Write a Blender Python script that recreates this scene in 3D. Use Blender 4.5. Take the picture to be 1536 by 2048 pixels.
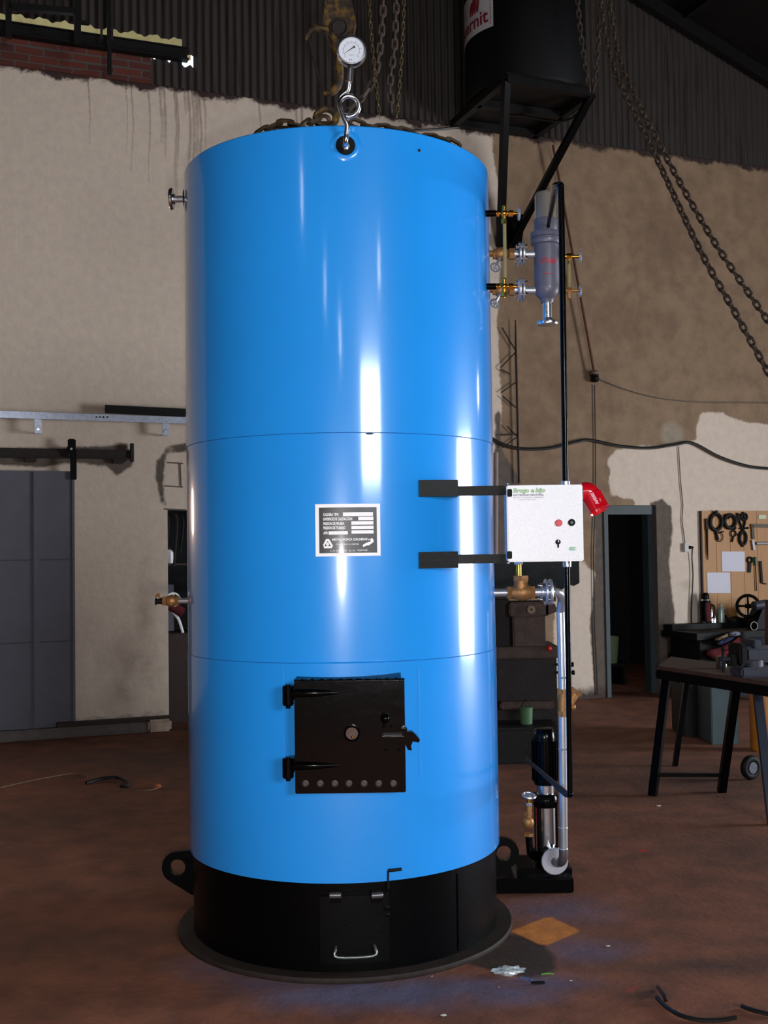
import bpy, bmesh, math, random
import numpy as np
from mathutils import Vector, Matrix, noise as mnoise
random.seed(7)
PI = math.pi
sc = bpy.context.scene
for o in list(bpy.data.objects): bpy.data.objects.remove(o)

# ------------------------------------------------------------------ camera
FPX = 2250.0
PITCH = math.atan((1101.8-1024)/FPX); ROLL = math.radians(0.8)
CAM = Vector((0, 0, 1.6))
Fw = Vector((0, math.cos(PITCH), math.sin(PITCH)))
R0 = Vector((1, 0, 0)); U0 = Vector((0, -math.sin(PITCH), math.cos(PITCH)))
Rt = R0*math.cos(ROLL) - U0*math.sin(ROLL); Up = U0*math.cos(ROLL) + R0*math.sin(ROLL)
cd = bpy.data.cameras.new('camera'); cam = bpy.data.objects.new('camera', cd)
sc.collection.objects.link(cam); sc.camera = cam
cd.sensor_fit = 'VERTICAL'; cd.sensor_height = 36; cd.lens = FPX/2048*36; cd.clip_end = 100
cam.matrix_world = Matrix(((Rt.x, Up.x, -Fw.x, CAM.x), (Rt.y, Up.y, -Fw.y, CAM.y), (Rt.z, Up.z, -Fw.z, CAM.z), (0, 0, 0, 1)))

# ------------------------------------------------------------------ exposure, world, lights
sc.view_settings.view_transform = 'Standard'; sc.view_settings.look = 'None'
sc.view_settings.gamma = 1; sc.view_settings.exposure = 0.0; sc.view_settings.use_curve_mapping = False
w = bpy.data.worlds.new('sky'); sc.world = w; w.use_nodes = True
w.node_tree.nodes['Background'].inputs[0].default_value = (0.75, 0.85, 1.0, 1)
w.node_tree.nodes['Background'].inputs[1].default_value = 3.6

# room frame: origin on the back wall's foot, d along the wall, n out of the wall towards the camera
WO = Vector((-0.436, 11.02, 0)); WD = Vector((0.93346, 0.35869, 0)); WN = Vector((0.35869, -0.93346, 0))
WANG = math.atan2(WD.y, WD.x)
def wp(u, z, v=0.0): return WO + WD*u + WN*v + Vector((0, 0, z))
def ray(x, y):
    q = Fw + Rt*((x-768)/FPX) - Up*((y-1024)/FPX); return q/q.y
def pt(x, y, Y): return CAM + ray(x, y)*Y
def onwall(x, y, off=0.0):
    q = ray(x, y); Q = WO + WN*off
    return CAM + q*(((Q-CAM).dot(WN))/q.dot(WN))
def uz(x, y, off=0.0):
    P = onwall(x, y, off); return (P-WO).dot(WD), P.z
def onfloor(x, y, z=0.0):
    q = ray(x, y); return CAM + q*((z-CAM.z)/q.z)

def area(name, pos, direction, sx, sy, power, col):
    l = bpy.data.lights.new(name, 'AREA'); l.shape = 'RECTANGLE'; l.size = sx; l.size_y = sy
    l.energy = power; l.color = col
    o = bpy.data.objects.new(name, l); sc.collection.objects.link(o)
    o.matrix_world = Matrix.Translation(pos) @ Vector(direction).to_track_quat('-Z', 'Y').to_matrix().to_4x4()
    return o
RU0, RU1, RV = -9.0, 9.0, 17.0
DAY = (0.86, 0.92, 1.0)
P_DOOR, P_WIN = 880, 470
area('daylight_through_workshop_doorway', wp(9.10, 1.65, 7.5), -WD, 3.2, 2.9, P_DOOR, DAY)
area('daylight_through_rear_window', wp(-1.45, 3.3, 17.10), -WN, 2.6, 1.55, P_WIN, DAY)
VENTS_REAR = [(-7.9, 5.5, .22, .7), (-5.6, 4.55, .18, .6), (-.02, 5.45, .2, .55)]
for (u, z, a, b) in VENTS_REAR: area('daylight_through_wall_vent', wp(u, z, 17.1), -WN, a, b, 9, (1, .97, .9))
area('daylight_through_side_vent', wp(-9.1, 6.1, 13.37), WD, .3, .7, 14, (1, .97, .9))
area('daylight_through_high_side_vent', wp(9.1, 3.8, 3.4), -WD, .3, .4, 9, (1, .97, .9))
area('evening_light_through_back_gap', wp(-4.7, 2.0, -.06), WN, .35, .38, 12, (1, .62, .38))
fl = bpy.data.lights.new('camera_flash', 'POINT'); fl.energy = 355; fl.shadow_soft_size = 0.03; fl.color = (1, .97, .95)
flo = bpy.data.objects.new('camera_flash', fl); sc.collection.objects.link(flo); flo.location = (0.0, 0.03, 1.50)

# ------------------------------------------------------------------ materials
def lin(c): return tuple(((v/255)/12.92 if v/255 <= .04045 else ((v/255+.055)/1.055)**2.4) for v in c)
_m = {}
def mat(name, rgb, rough=.6, metal=0.0, var=.15, scale=6, bump=0.0, bscale=60, coat=0.0, rust=None, rustamt=.5, rustscale=9, stretch=None, spec=.5):
    if name in _m: return _m[name]
    m = bpy.data.materials.new(name); m.use_nodes = True; _m[name] = m
    nt = m.node_tree; N = nt.nodes; L = nt.links; b = N['Principled BSDF']
    c = lin(rgb)
    tc = N.new('ShaderNodeTexCoord'); src = tc.outputs['Object']
    if stretch:
        mp = N.new('ShaderNodeMapping'); mp.inputs['Scale'].default_value = stretch; L.new(src, mp.inputs[0]); src = mp.outputs[0]
    nz = N.new('ShaderNodeTexNoise'); nz.inputs['Scale'].default_value = scale; nz.inputs['Detail'].default_value = 6; nz.inputs['Roughness'].default_value = .65
    L.new(src, nz.inputs['Vector'])
    rp = N.new('ShaderNodeValToRGB'); L.new(nz.outputs['Fac'], rp.inputs[0])
    rp.color_ramp.elements[0].position = .3; rp.color_ramp.elements[1].position = .7
    rp.color_ramp.elements[0].color = tuple(v*(1-var) for v in c)+(1,); rp.color_ramp.elements[1].color = tuple(min(1, v*(1+var)) for v in c)+(1,)
    out = rp.outputs[0]
    if rust:
        n2 = N.new('ShaderNodeTexNoise'); n2.inputs['Scale'].default_value = rustscale; n2.inputs['Detail'].default_value = 8; L.new(src, n2.inputs['Vector'])
        r2 = N.new('ShaderNodeValToRGB'); r2.color_ramp.elements[0].position = 1-rustamt-.08; r2.color_ramp.elements[1].position = 1-rustamt+.08
        L.new(n2.outputs['Fac'], r2.inputs[0])
        mx = N.new('ShaderNodeMix'); mx.data_type = 'RGBA'; L.new(r2.outputs[0], mx.inputs[0]); L.new(out, mx.inputs[6]); mx.inputs[7].default_value = lin(rust)+(1,)
        out = mx.outputs[2]
    L.new(out, b.inputs['Base Color'])
    b.inputs['Roughness'].default_value = rough; b.inputs['Metallic'].default_value = metal
    b.inputs['Coat Weight'].default_value = coat; b.inputs['Coat Roughness'].default_value = .1; b.inputs['Specular IOR Level'].default_value = spec
    if bump:
        n3 = N.new('ShaderNodeTexNoise'); n3.inputs['Scale'].default_value = bscale; n3.inputs['Detail'].default_value = 5; L.new(src, n3.inputs['Vector'])
        bp = N.new('ShaderNodeBump'); bp.inputs['Strength'].default_value = bump; bp.inputs['Distance'].default_value = .01
        L.new(n3.outputs['Fac'], bp.inputs['Height']); L.new(bp.outputs[0], b.inputs['Normal'])
    return m
BLUE = mat('blue_boiler_enamel', (32, 148, 238), .3, 0, .03, 2, bump=.035, bscale=5, coat=1, spec=.3)
BLACKG = mat('black_gloss_paint', (4, 4, 5), .17, 0, .2, 12, bump=.12, bscale=16, spec=.16)
BLACKM = mat('black_satin_paint', (4, 4, 5), .36, 0, .25, 9, bump=.05, spec=.1)
DUSTBLK = mat('dusty_black_flange_steel', (40, 31, 27), .7, 0, .35, 14, bump=.2, spec=.3)
STEEL = mat('polished_stainless', (215, 215, 218), .24, 1, .05, 5)
GALV = mat('galvanised_pipe', (196, 200, 208), .3, .75, .08, 20)
GALVR = mat('galvanised_channel', (185, 192, 208), .42, .55, .2, 30)
BRASS = mat('yellow_brass', (214, 160, 66), .26, 1, .12, 30)
BRONZE = mat('cast_bronze', (158, 112, 66), .5, .55, .15, 40, bump=.2)
GREYP = mat('grey_enamel', (88, 86, 100), .45, 0, .08, 20, coat=.15)
SILVERBOX = mat('speckled_silver_box_paint', (222, 222, 226), .42, .1, .07, 160, bump=.08, bscale=220)
REDP = mat('red_horn_plastic', (200, 12, 30), .18, 0, .06, 9, coat=.8)
REDB = mat('red_button_plastic', (205, 30, 50), .3)
WHITE = mat('white_print', (250, 250, 252), .5, 0, .02)
DIAL = mat('gauge_dial_white', (220, 226, 238), .35, 0, .02)
INK = mat('black_ink', (16, 16, 20), .5, 0, .05)
PLATEB = mat('black_nameplate_print', (14, 12, 20), .4, 0, .05, coat=.25)
GREENINK = mat('pale_green_print', (168, 200, 160), .6, 0, .05)
PURPINK = mat('violet_print', (92, 84, 118), .6, 0, .05)
REDINK = mat('dark_red_print', (170, 20, 44), .5, 0, .1)
GLASS = mat('tarnished_glass_tube', (150, 138, 92), .15, .2, .1, 10)
DOORG = mat('grey_sliding_door_paint', (86, 84, 95), .6, 0, .12, 5, bump=.03)
RUSTB = mat('dark_rusty_steel', (34, 23, 18), .75, .1, .35, 22, bump=.3)
RUST = mat('brown_rust', (92, 56, 38), .85, 0, .3, 30, bump=.3)
DARKI = mat('dark_iron', (15, 12, 12), .6, .1, .3, 14, bump=.2, spec=.25)
BLACKP = mat('matt_black_plastic', (5, 5, 6), .65, 0, .2, spec=.2)
CEM = mat('grey_rough_cement', (98, 90, 86), .95, 0, .22, 14, bump=.6, bscale=40)
FRAMEG = mat('dark_green_door_frame', (52, 62, 64), .6, 0, .15)
YELR = mat('dirty_yellow_paint', (104, 76, 18), .7, 0, .3, 20, bump=.3, rust=(44, 30, 18), rustamt=.54, rustscale=28)
CHB = mat('oily_brass_chain', (84, 72, 44), .4, .5, .3, 60)
CHR = mat('rusty_chain_steel', (66, 52, 42), .7, .1, .3, 50)
WOODB = mat('varnished_board_wood', (166, 116, 58), .55, 0, .14, 5, stretch=(14, 14, .8))
MACH = mat('grimy_brown_machine_iron', (66, 50, 43), .7, .05, .35, 16, bump=.3, spec=.3)
MACHD = mat('sooty_machine_iron', (30, 22, 19), .7, .05, .45, 9, bump=.4, spec=.3)
DKWOOD = mat('oily_dark_wood', (46, 28, 20), .7, 0, .3, 9, stretch=(1, 6, 6))
PAPER = mat('white_paper', (206, 202, 212), .8, 0, .02)
TEAL = mat('teal_grey_cabinet_paint', (62, 78, 80), .6, 0, .15)
REDCL = mat('dark_red_cloth', (84, 10, 16), .9, 0, .3, 20)
BLUCL = mat('navy_cloth', (38, 46, 84), .9, 0, .2, 20)
TANCL = mat('tan_cloth', (120, 98, 78), .9, 0, .2, 20)
GREYCL = mat('grey_rag_cloth', (104, 106, 120), .9, 0, .2, 20)
VISE = mat('blue_grey_vise_paint', (48, 50, 62), .55, .1, .25, 20, bump=.2)
ORNG = mat('orange_cylinder_paint', (176, 108, 30), .5, 0, .2)
BUCK = mat('dull_green_bucket', (100, 112, 84), .6, 0, .1)
GREENH = mat('green_handle_plastic', (20, 90, 70), .4)
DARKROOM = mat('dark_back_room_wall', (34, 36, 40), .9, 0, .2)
WIREB = mat('black_wire_rubber', (14, 14, 15), .45)
WIREG = mat('grey_cable_sheath', (92, 82, 72), .6)
CORRM = mat('weathered_corrugated_iron', (54, 47, 42), .6, .1, .3, 3, stretch=(7, 1, .4), rust=(36, 26, 21), rustamt=.42, rustscale=3)
ROOFM = mat('sooty_roof_sheet', (24, 21, 20), .9, 0, .25, 3, spec=.1)
ROOMW = mat('unseen_room_plaster', (64, 55, 48), .9, 0, .12, 2)
GAPW = mat('added_gap_board', (252, 238, 170), .8, 0, .2, 9)
CLEARP = mat('crumpled_clear_film', (190, 200, 205), .2, .3, .3, 40)

# ------------------------------------------------------------------ mesh helpers (world coordinates)
def frame(axis):
    a = Vector(axis).normalized(); t = Vector((0, 0, 1)) if abs(a.z) < .9 else Vector((1, 0, 0))
    x = t.cross(a).normalized(); return x, a.cross(x).normalized(), a
class MB:
    def __init__(s): s.v = []; s.f = []
    def add(s, vs, fs):
        k = len(s.v); s.v += [Vector(p) for p in vs]; s.f += [tuple(i+k for i in f) for f in fs]; return s
    def box(s, c, size, ang=0.0, bev=0.0, M=None):
        bm = bmesh.new(); bmesh.ops.create_cube(bm, size=1)
        for v in bm.verts: v.co = Vector((v.co.x*size[0], v.co.y*size[1], v.co.z*size[2]))
        if bev: bmesh.ops.bevel(bm, geom=list(bm.edges), offset=bev, segments=2, affect='EDGES')
        T = Matrix.Translation(Vector(c)) @ (M.to_4x4() if M else Matrix.Rotation(ang, 4, 'Z'))
        bm.verts.index_update()
        s.add([T @ v.co for v in bm.verts], [[v.index for v in f.verts] for f in bm.faces]); bm.free(); return s
    def bar(s, a, b, wx, wy, up=(0, 0, 1), bev=0.0):
        a = Vector(a); b = Vector(b); z = (b-a).normalized(); u = Vector(up)
        if abs(u.normalized().dot(z)) > .98: u = Vector((0, 1, 0))
        x = u.cross(z).normalized(); y = z.cross(x)
        return s.box((a+b)/2, (wx, wy, (b-a).length), bev=bev, M=Matrix((x, y, z)).transposed())
    def lathe(s, prof, o=(0, 0, 0), axis=(0, 0, 1), n=32, a0=0, a1=2*PI):
        x, y, z = frame(axis); o = Vector(o); full = abs(a1-a0-2*PI) < 1e-6; m = n if full else n+1
        vs = []
        for (r, h) in prof:
            for i in range(m):
                t = a0+(a1-a0)*i/n; vs.append(o + z*h + (x*math.cos(t)+y*math.sin(t))*max(r, 1e-5))
        fs = []
        for j in range(len(prof)-1):
            for i in range(n if full else n):
                i2 = (i+1) % m; fs.append((j*m+i, j*m+i2, (j+1)*m+i2, (j+1)*m+i))
        return s.add(vs, fs)
    def cyl(s, a, b, r, r2=None, n=20, ch=0.0):
        a = Vector(a); b = Vector(b); r2 = r if r2 is None else r2; h = (b-a).length
        pr = [(0, 0), (r-ch, 0), (r, ch), (r2, h-ch), (r2-ch, h), (0, h)] if ch else [(0, 0), (r, 0), (r2, h), (0, h)]
        return s.lathe(pr, a, b-a, n)
    def hexn(s, a, b, r): return s.cyl(a, b, r, n=6)
    def sph(s, c, r, n=16, sc_=(1, 1, 1)):
        m = n//2; k = len(s.v)
        s.lathe([(r*math.sin(PI*j/m), -r*math.cos(PI*j/m)) for j in range(m+1)], (0, 0, 0), (0, 0, 1), n)
        for i in range(k, len(s.v)):
            p = s.v[i]; s.v[i] = Vector((p.x*sc_[0], p.y*sc_[1], p.z*sc_[2])) + Vector(c)
        return s
    def torus(s, c, axis, R, r, n=28, m=8):
        return s.lathe([(R+r*math.cos(2*PI*j/m), r*math.sin(2*PI*j/m)) for j in range(m+1)], c, axis, n)
    def tube(s, pts, r, n=8, closed=False, cap=True):
        P = [Vector(p) for p in pts]; m = len(P); rs = r if isinstance(r, (list, tuple)) else [r]*m
        T = []
        for i in range(m):
            if closed: t = P[(i+1) % m]-P[i-1]
            else: t = P[min(i+1, m-1)]-P[max(i-1, 0)]
            T.append(t.normalized())
        x = frame(T[0])[0]; vs = []
        for i in range(m):
            x = (x - T[i]*x.dot(T[i])).normalized(); y = T[i].cross(x)
            vs += [P[i] + (x*math.cos(2*PI*k/n)+y*math.sin(2*PI*k/n))*rs[i] for k in range(n)]
        fs = []
        for i in range(m if closed else m-1):
            j = (i+1) % m
            for k in range(n): fs.append((i*n+k, i*n+(k+1) % n, j*n+(k+1) % n, j*n+k))
        if not closed and cap: fs += [tuple(range(n-1, -1, -1)), tuple((m-1)*n+k for k in range(n))]
        return s.add(vs, fs)
    def prism(s, poly, ext):
        n = len(poly); e = Vector(ext); P = [Vector(p) for p in poly]
        s.add(P+[p+e for p in P], [tuple(range(n-1, -1, -1)), tuple(range(n, 2*n))]+[(i, (i+1) % n, n+(i+1) % n, n+i) for i in range(n)]); return s
    def patch(s, fn, u0, u1, v0, v1, nu, nv, th):
        vs = []; 
        for o in (0, th):
            for j in range(nv+1):
                for i in range(nu+1): vs.append(fn(u0+(u1-u0)*i/nu, v0+(v1-v0)*j/nv, o))
        K = (nu+1)*(nv+1); fs = []
        for j in range(nv):
            for i in range(nu):
                a = j*(nu+1)+i; q = (a, a+1, a+nu+2, a+nu+1); fs += [tuple(reversed(q)), tuple(x+K for x in q)]
        ring = [i for i in range(nu+1)]+[j*(nu+1)+nu for j in range(1, nv+1)]+[nv*(nu+1)+i for i in range(nu-1, -1, -1)]+[j*(nu+1) for j in range(nv-1, 0, -1)]
        for a, b in zip(ring, ring[1:]+ring[:1]): fs.append((a, b, b+K, a+K))
        return s.add(vs, fs)
    def ringplate(s, outer, inner, ext):
        n = len(outer); e = Vector(ext); vs = list(outer)+list(inner); vs += [Vector(p)+e for p in vs]
        fs = []
        for i in range(n):
            j = (i+1) % n
            fs += [(i, j, n+j, n+i), (2*n+j, 2*n+i, 3*n+i, 3*n+j), (j, i, 2*n+i, 2*n+j), (n+i, n+j, 3*n+j, 3*n+i)]
        return s.add(vs, fs)
    def text(s, body, size, fn, u=0, v=0, off=.0006, align='LEFT', sx=1.0, rot=0.0, shear=0.0, bold=0.0):
        c = bpy.data.curves.new('t', 'FONT'); c.body = body; c.size = size; c.align_x = align; c.align_y = 'CENTER'; c.resolution_u = 2; c.shear = shear; c.offset = bold
        o = bpy.data.objects.new('t', c); sc.collection.objects.link(o); dg = bpy.context.evaluated_depsgraph_get()
        me = o.evaluated_get(dg).to_mesh(); k = len(s.v)
        for p in me.vertices:
            a, b = p.co.x*sx, p.co.y
            a, b = a*math.cos(rot)-b*math.sin(rot), a*math.sin(rot)+b*math.cos(rot)
            s.v.append(fn(u+a, v+b, off))
        s.f += [tuple(i+k for i in q.vertices) for q in me.polygons]
        o.evaluated_get(dg).to_mesh_clear(); bpy.data.objects.remove(o); bpy.data.curves.remove(c); return s

def finish(name, mb, m, parent=None, loc=None, ang=38):
    vs = mb.v; lo = Vector((min(p.x for p in vs), min(p.y for p in vs), min(p.z for p in vs))); hi = Vector((max(p.x for p in vs), max(p.y for p in vs), max(p.z for p in vs)))
    if loc is None: loc = (lo+hi)/2 if parent else Vector(((lo.x+hi.x)/2, (lo.y+hi.y)/2, lo.z))
    me = bpy.data.meshes.new(name); me.from_pydata([tuple(p-loc) for p in vs], [], mb.f)
    bm = bmesh.new(); bm.from_mesh(me)
    bmesh.ops.remove_doubles(bm, verts=bm.verts, dist=1e-6); bmesh.ops.recalc_face_normals(bm, faces=bm.faces); bm.to_mesh(me); bm.free()
    me.polygons.foreach_set('use_smooth', [True]*len(me.polygons)); me.set_sharp_from_angle(angle=math.radians(ang))
    me.materials.append(m); me.update()
    o = bpy.data.objects.new(name, me); sc.collection.objects.link(o)
    W = Vector((0, 0, 0)); q = parent
    while q: W += q.location; q = q.parent
    o.location = loc-W
    if parent: o.parent = parent
    return o
part = finish
def thing(name, label, cat, loc, group=None):
    o = bpy.data.objects.new(name, None); o.empty_display_size = .05; sc.collection.objects.link(o); o.location = Vector(loc)
    o['label'] = label; o['category'] = cat
    if group: o['group'] = group
    return o
def tag(o, label, cat, group=None):
    o['label'] = label; o['category'] = cat
    if group: o['group'] = group
    return o
def structure(o, label=None):
    o['kind'] = 'structure'
    if label: o['label'] = label
    return o
def smooth(pts, k=6):
    P = [Vector(p) for p in pts]; out = []
    for i in range(len(P)-1):
        a = P[max(i-1, 0)]; b = P[i]; c = P[i+1]; d = P[min(i+2, len(P)-1)]
        for j in range(k):
            t = j/k; out.append(.5*((2*b)+(c-a)*t+(2*a-5*b+4*c-d)*t*t+(3*b-a-3*c+d)*t*t*t))
    out.append(P[-1]); return out
def resample(pts, step):
    out = [pts[0].copy()]; acc = 0
    for a, b in zip(pts, pts[1:]):
        L = (b-a).length; t = step-acc
        while t <= L: out.append(a+(b-a)*(t/L)); t += step
        acc = L-(t-step)
    return out
def chain_mb(mb, pts, pitch, r, wd):
    P = resample(pts, pitch); tw = 0
    for i in range(len(P)-1):
        a, b = P[i], P[i+1]; x, y, z = frame(b-a)
        s = x if i % 2 else y
        c = (a+b)/2; hl = pitch*.5+r*1.0; w_ = wd/2-r; q = []
        for k in range(5): t = -PI/2+PI*k/4; q.append(c + z*(hl-w_+w_*math.cos(t)) + s*w_*math.sin(t))
        for k in range(5): t = PI/2+PI*k/4; q.append(c + z*(-(hl-w_)+w_*math.cos(t)) + s*w_*math.sin(t))
        mb.tube(q, r, 5, closed=True)
    return mb

# numpy signed distance: positive inside
def sdpoly(X, Y, poly):
    P = np.array(poly, float); n = len(P); dmin = np.full(X.shape, 1e9); ins = np.zeros(X.shape, bool)
    for i in range(n):
        ax, ay = P[i]; bx, by = P[(i+1) % n]; ex, ey = bx-ax, by-ay; L = ex*ex+ey*ey+1e-12
        t = np.clip(((X-ax)*ex+(Y-ay)*ey)/L, 0, 1); dmin = np.minimum(dmin, np.hypot(X-ax-t*ex, Y-ay-t*ey))
        cond = ((ay > Y) != (by > Y)) & (X < (bx-ax)*(Y-ay)/(by-ay+1e-12)+ax); ins ^= cond
    return np.where(ins, dmin, -dmin)
def coords(lo, hi, step, extra=()):
    a = list(np.arange(lo, hi, step))+[hi]
    for e in extra:
        a = [x for x in a if abs(x-e) > min(step*.35, .006)] + [e]
    return np.array(sorted(a))
def grid_mesh(name, us, vs, to3, holes, attrs, m, matrix=None):
    nu, nv = len(us), len(vs); U, V = np.meshgrid(us, vs)
    verts = to3(U.ravel(), V.ravel()); faces = []
    cu = (us[1:]+us[:-1])/2; cv = (vs[1:]+vs[:-1])/2
    for j in range(nv-1):
        for i in range(nu-1):
            if any(h[0] < cu[i] < h[1] and h[2] < cv[j] < h[3] for h in holes): continue
            a = j*nu+i; faces.append((a, a+1, a+nu+1, a+nu))
    me = bpy.data.meshes.new(name); me.from_pydata(verts.tolist(), [], faces)
    for k, fn in attrs.items():
        at = me.attributes.new(k, 'FLOAT', 'POINT'); at.data.foreach_set('value', fn(U.ravel(), V.ravel()).astype(np.float32))
    me.materials.append(m); o = bpy.data.objects.new(name, me); sc.collection.objects.link(o)
    if matrix: o.matrix_world = matrix
    return o

# layered surface shader: list of (attribute, noise scale, noise amount, softness, colour, colour variation)
def layered(name, base, layers, rough=.9, bump=.3, bscale=25, nscale=4, var=.1):
    m = bpy.data.materials.new(name); m.use_nodes = True; nt = m.node_tree; N = nt.nodes; L = nt.links; b = N['Principled BSDF']
    tc = N.new('ShaderNodeTexCoord').outputs['Object']
    def nz(scale, detail=7, rg=.6):
        n = N.new('ShaderNodeTexNoise'); n.inputs['Scale'].default_value = scale; n.inputs['Detail'].default_value = detail; n.inputs['Roughness'].default_value = rg; L.new(tc, n.inputs['Vector']); return n.outputs['Fac']
    def col(rgb, v, s):
        r = N.new('ShaderNodeValToRGB'); L.new(nz(s), r.inputs[0]); c = lin(rgb)
        r.color_ramp.elements[0].position = .32; r.color_ramp.elements[1].position = .68
        r.color_ramp.elements[0].color = tuple(x*(1-v) for x in c)+(1,); r.color_ramp.elements[1].color = tuple(min(1, x*(1+v)) for x in c)+(1,); return r.outputs[0]
    out = col(base, var, nscale)
    for (at, ns, na, soft, rgb, v, mx_) in layers:
        a = N.new('ShaderNodeAttribute'); a.attribute_name = at
        k = N.new('ShaderNodeMath'); k.operation = 'MULTIPLY_ADD'; L.new(nz(ns), k.inputs[0]); k.inputs[1].default_value = na; k.inputs[2].default_value = -na*.5
        s = N.new('ShaderNodeMath'); s.operation = 'ADD'; L.new(a.outputs['Fac'], s.inputs[0]); L.new(k.outputs[0], s.inputs[1])
        mr = N.new('ShaderNodeMapRange'); mr.inputs['From Min'].default_value = -soft; mr.inputs['From Max'].default_value = soft; mr.inputs['To Max'].default_value = mx_; L.new(s.outputs[0], mr.inputs['Value'])
        x = N.new('ShaderNodeMix'); x.data_type = 'RGBA'; L.new(mr.outputs[0], x.inputs[0]); L.new(out, x.inputs[6]); L.new(col(rgb, v, nscale*2.3), x.inputs[7]); out = x.outputs[2]
    L.new(out, b.inputs['Base Color']); b.inputs['Roughness'].default_value = rough
    bp = N.new('ShaderNodeBump'); bp.inputs['Strength'].default_value = bump; bp.inputs['Distance'].default_value = .02; L.new(nz(bscale), bp.inputs['Height']); L.new(bp.outputs[0], b.inputs['Normal'])
    return m

# ------------------------------------------------------------------ the room
ROOM = Matrix.Translation(WO) @ Matrix.Rotation(WANG, 4, 'Z')      # local x = u, local -y = towards the camera
TOPZ = 6.0
def UZ(*pts): return [uz(*p) for p in pts]
dR = (uz(1207, 1010)[0], uz(1315, 1010)[0]); dR = (2.985, 3.665); dRz = 2.06
dL = (uz(335, 1020)[0], uz(335, 1020)[0]+.95); dLz = uz(335, 1020)[1]
gap = (-4.9, -4.5, 1.8, 2.2)
us = coords(RU0, RU1, .05, tuple(np.arange(-2.4, .6, .0125)) + (dR[0], dR[1], dL[0], dL[1], gap[0], gap[1])); zs = coords(0, TOPZ, .05, (dRz, dLz, gap[2], gap[3]))
paintL = [(RU0-1, -1), (uz(986, 800)[0], -1)] + UZ((984, 1180), (1000, 900), (1003, 800), (994, 640), (1003, 500), (998, 380), (984, 280), (984, 200)) + [(uz(984, 200)[0], 8), (RU0-1, 8)]
paintR = UZ((1300, 1450), (1268, 1000), (1222, 990), (1218, 960), (1222, 940), (1212, 925), (1232, 900), (1270, 893), (1360, 890), (1392, 880), (1392, 852), (1402, 826), (1440, 824), (1480, 842), (1540, 850)) + [(9.5, uz(1536, 850)[1]), (9.5, -1)]
paintD = UZ((1105, 1420), (1110, 1180), (1165, 1120), (1196, 1150), (1180, 1250), (1195, 1420))
cemP = [UZ((1300, 1005), (1325, 998), (1342, 1015), (1345, 1060), (1338, 1120), (1344, 1190), (1350, 1230), (1348, 1300), (1350, 1385), (1300, 1400)),
        UZ((1190, 1000), (1212, 1000), (1212, 1400), (1190, 1400), (1180, 1250), (1190, 1150)),
        UZ((-60, 895), (100, 897), (255, 888), (268, 915), (262, 935), (235, 950), (210, 932), (150, 925), (80, 935), (-60, 925)),
        UZ((312, 925), (335, 895), (350, 888), (420, 885), (420, 902), (335, 905), (330, 920), (326, 970), (332, 1010), (322, 1005), (312, 960)),
        UZ((990, 820), (1000, 820), (1004, 900), (1040, 960), (1040, 1180), (988, 1180))]
patchP = UZ((1325, 850), (1350, 842), (1365, 860), (1368, 888), (1330, 892), (1320, 870))
def mxsd(polys):
    return lambda U, V: np.max([sdpoly(U, V, p) for p in polys], axis=0)
def topgrime(U, V): return .055 - (TOPZ-V) + .022*np.sin(U*9)+.014*np.sin(U*23)
def botgrime(U, V): return .10 - V
streaks = []
random.seed(3)
for px in [180, 252, 268, 300, 318, 332, 350, 358, 372, 378, 384, 390, 394, 402, 408, 520, 592, 600]:
    uu = uz(px, 160)[0]+random.uniform(-.02, .02); streaks.append((uu, random.uniform(.25, 1.5 if px > 340 else 1.0), random.uniform(.006, .013)))
def streakf(U, V):
    r = np.full(U.shape, -1.0)
    for (a, ln, wd) in streaks: r = np.maximum(r, np.clip(1-np.abs(U-a-.01*np.sin(V*7))/(wd*1.5), 0, 1)*np.clip(1-(TOPZ-V)/ln, 0, 1)-.30)
    return np.where(r > -.29, r, -1.0)
def smudge(U, V):
    r = np.full(U.shape, -1.0)
    for (px, py, a, b) in [(260, 1320, .35, .35), (290, 1230, .12, .5), (240, 1385, .2, .3), (1400, 1200, .08, .1), (1150, 760, .8, .5), (1080, 560, .5, .7), (1240, 640, .9, .4), (1060, 860, .4, .5), (1330, 480, .7, .6), (1375, 1170, .1, .08)]:
        u0, z0 = uz(px, py); r = np.maximum(r, .55-np.hypot((U-u0)/a, (V-z0)/b))
    return r
WALLM = layered('aged_wall_plaster', (134, 110, 86), [
    ('paint', 7, .10, .012, (208, 190, 172), .06, 1), ('cement', 11, .06, .012, (92, 80, 70), .2, 1), ('wetpatch', 9, .1, .03, (150, 138, 120), .15, .8),
    ('smudge', 6, 1.3, .5, (96, 72, 54), .25, .4), ('streak', 26, .9, .5, (96, 66, 52), .2, .6), ('topgrime', 16, .13, .02, (52, 34, 30), .3, 1), ('botgrime', 9, .2, .05, (72, 58, 52), .3, 1)], bump=.35, bscale=16, nscale=5, var=.2)
wb = grid_mesh('wall_back', us, zs, lambda U, V: np.stack([U, 0*U, V], 1),
    [(dR[0], dR[1], -1, dRz), (dL[0], dL[1], -1, dLz), gap],
    dict(paint=mxsd([paintL, paintR, paintD]), cement=mxsd(cemP), wetpatch=mxsd([patchP]), smudge=smudge, streak=streakf, topgrime=topgrime, botgrime=botgrime), WALLM, ROOM)
structure(wb, 'plastered workshop wall, white paint beside bare brown cement')
# thickness of the back wall at its openings
mb = MB()
for (a, b, zt) in ((dR[0], dR[1], dRz), (dL[0], dL[1], dLz)):
    for u in (a, b): mb.box(wp(u+(-.05 if u == a else .05), zt/2, -.13), (.1, .24, zt), WANG)
    mb.box(wp((a+b)/2, zt+.05, -.13), (b-a+.2, .24, .1), WANG)
structure(finish('trim_1', mb, CEM))

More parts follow.
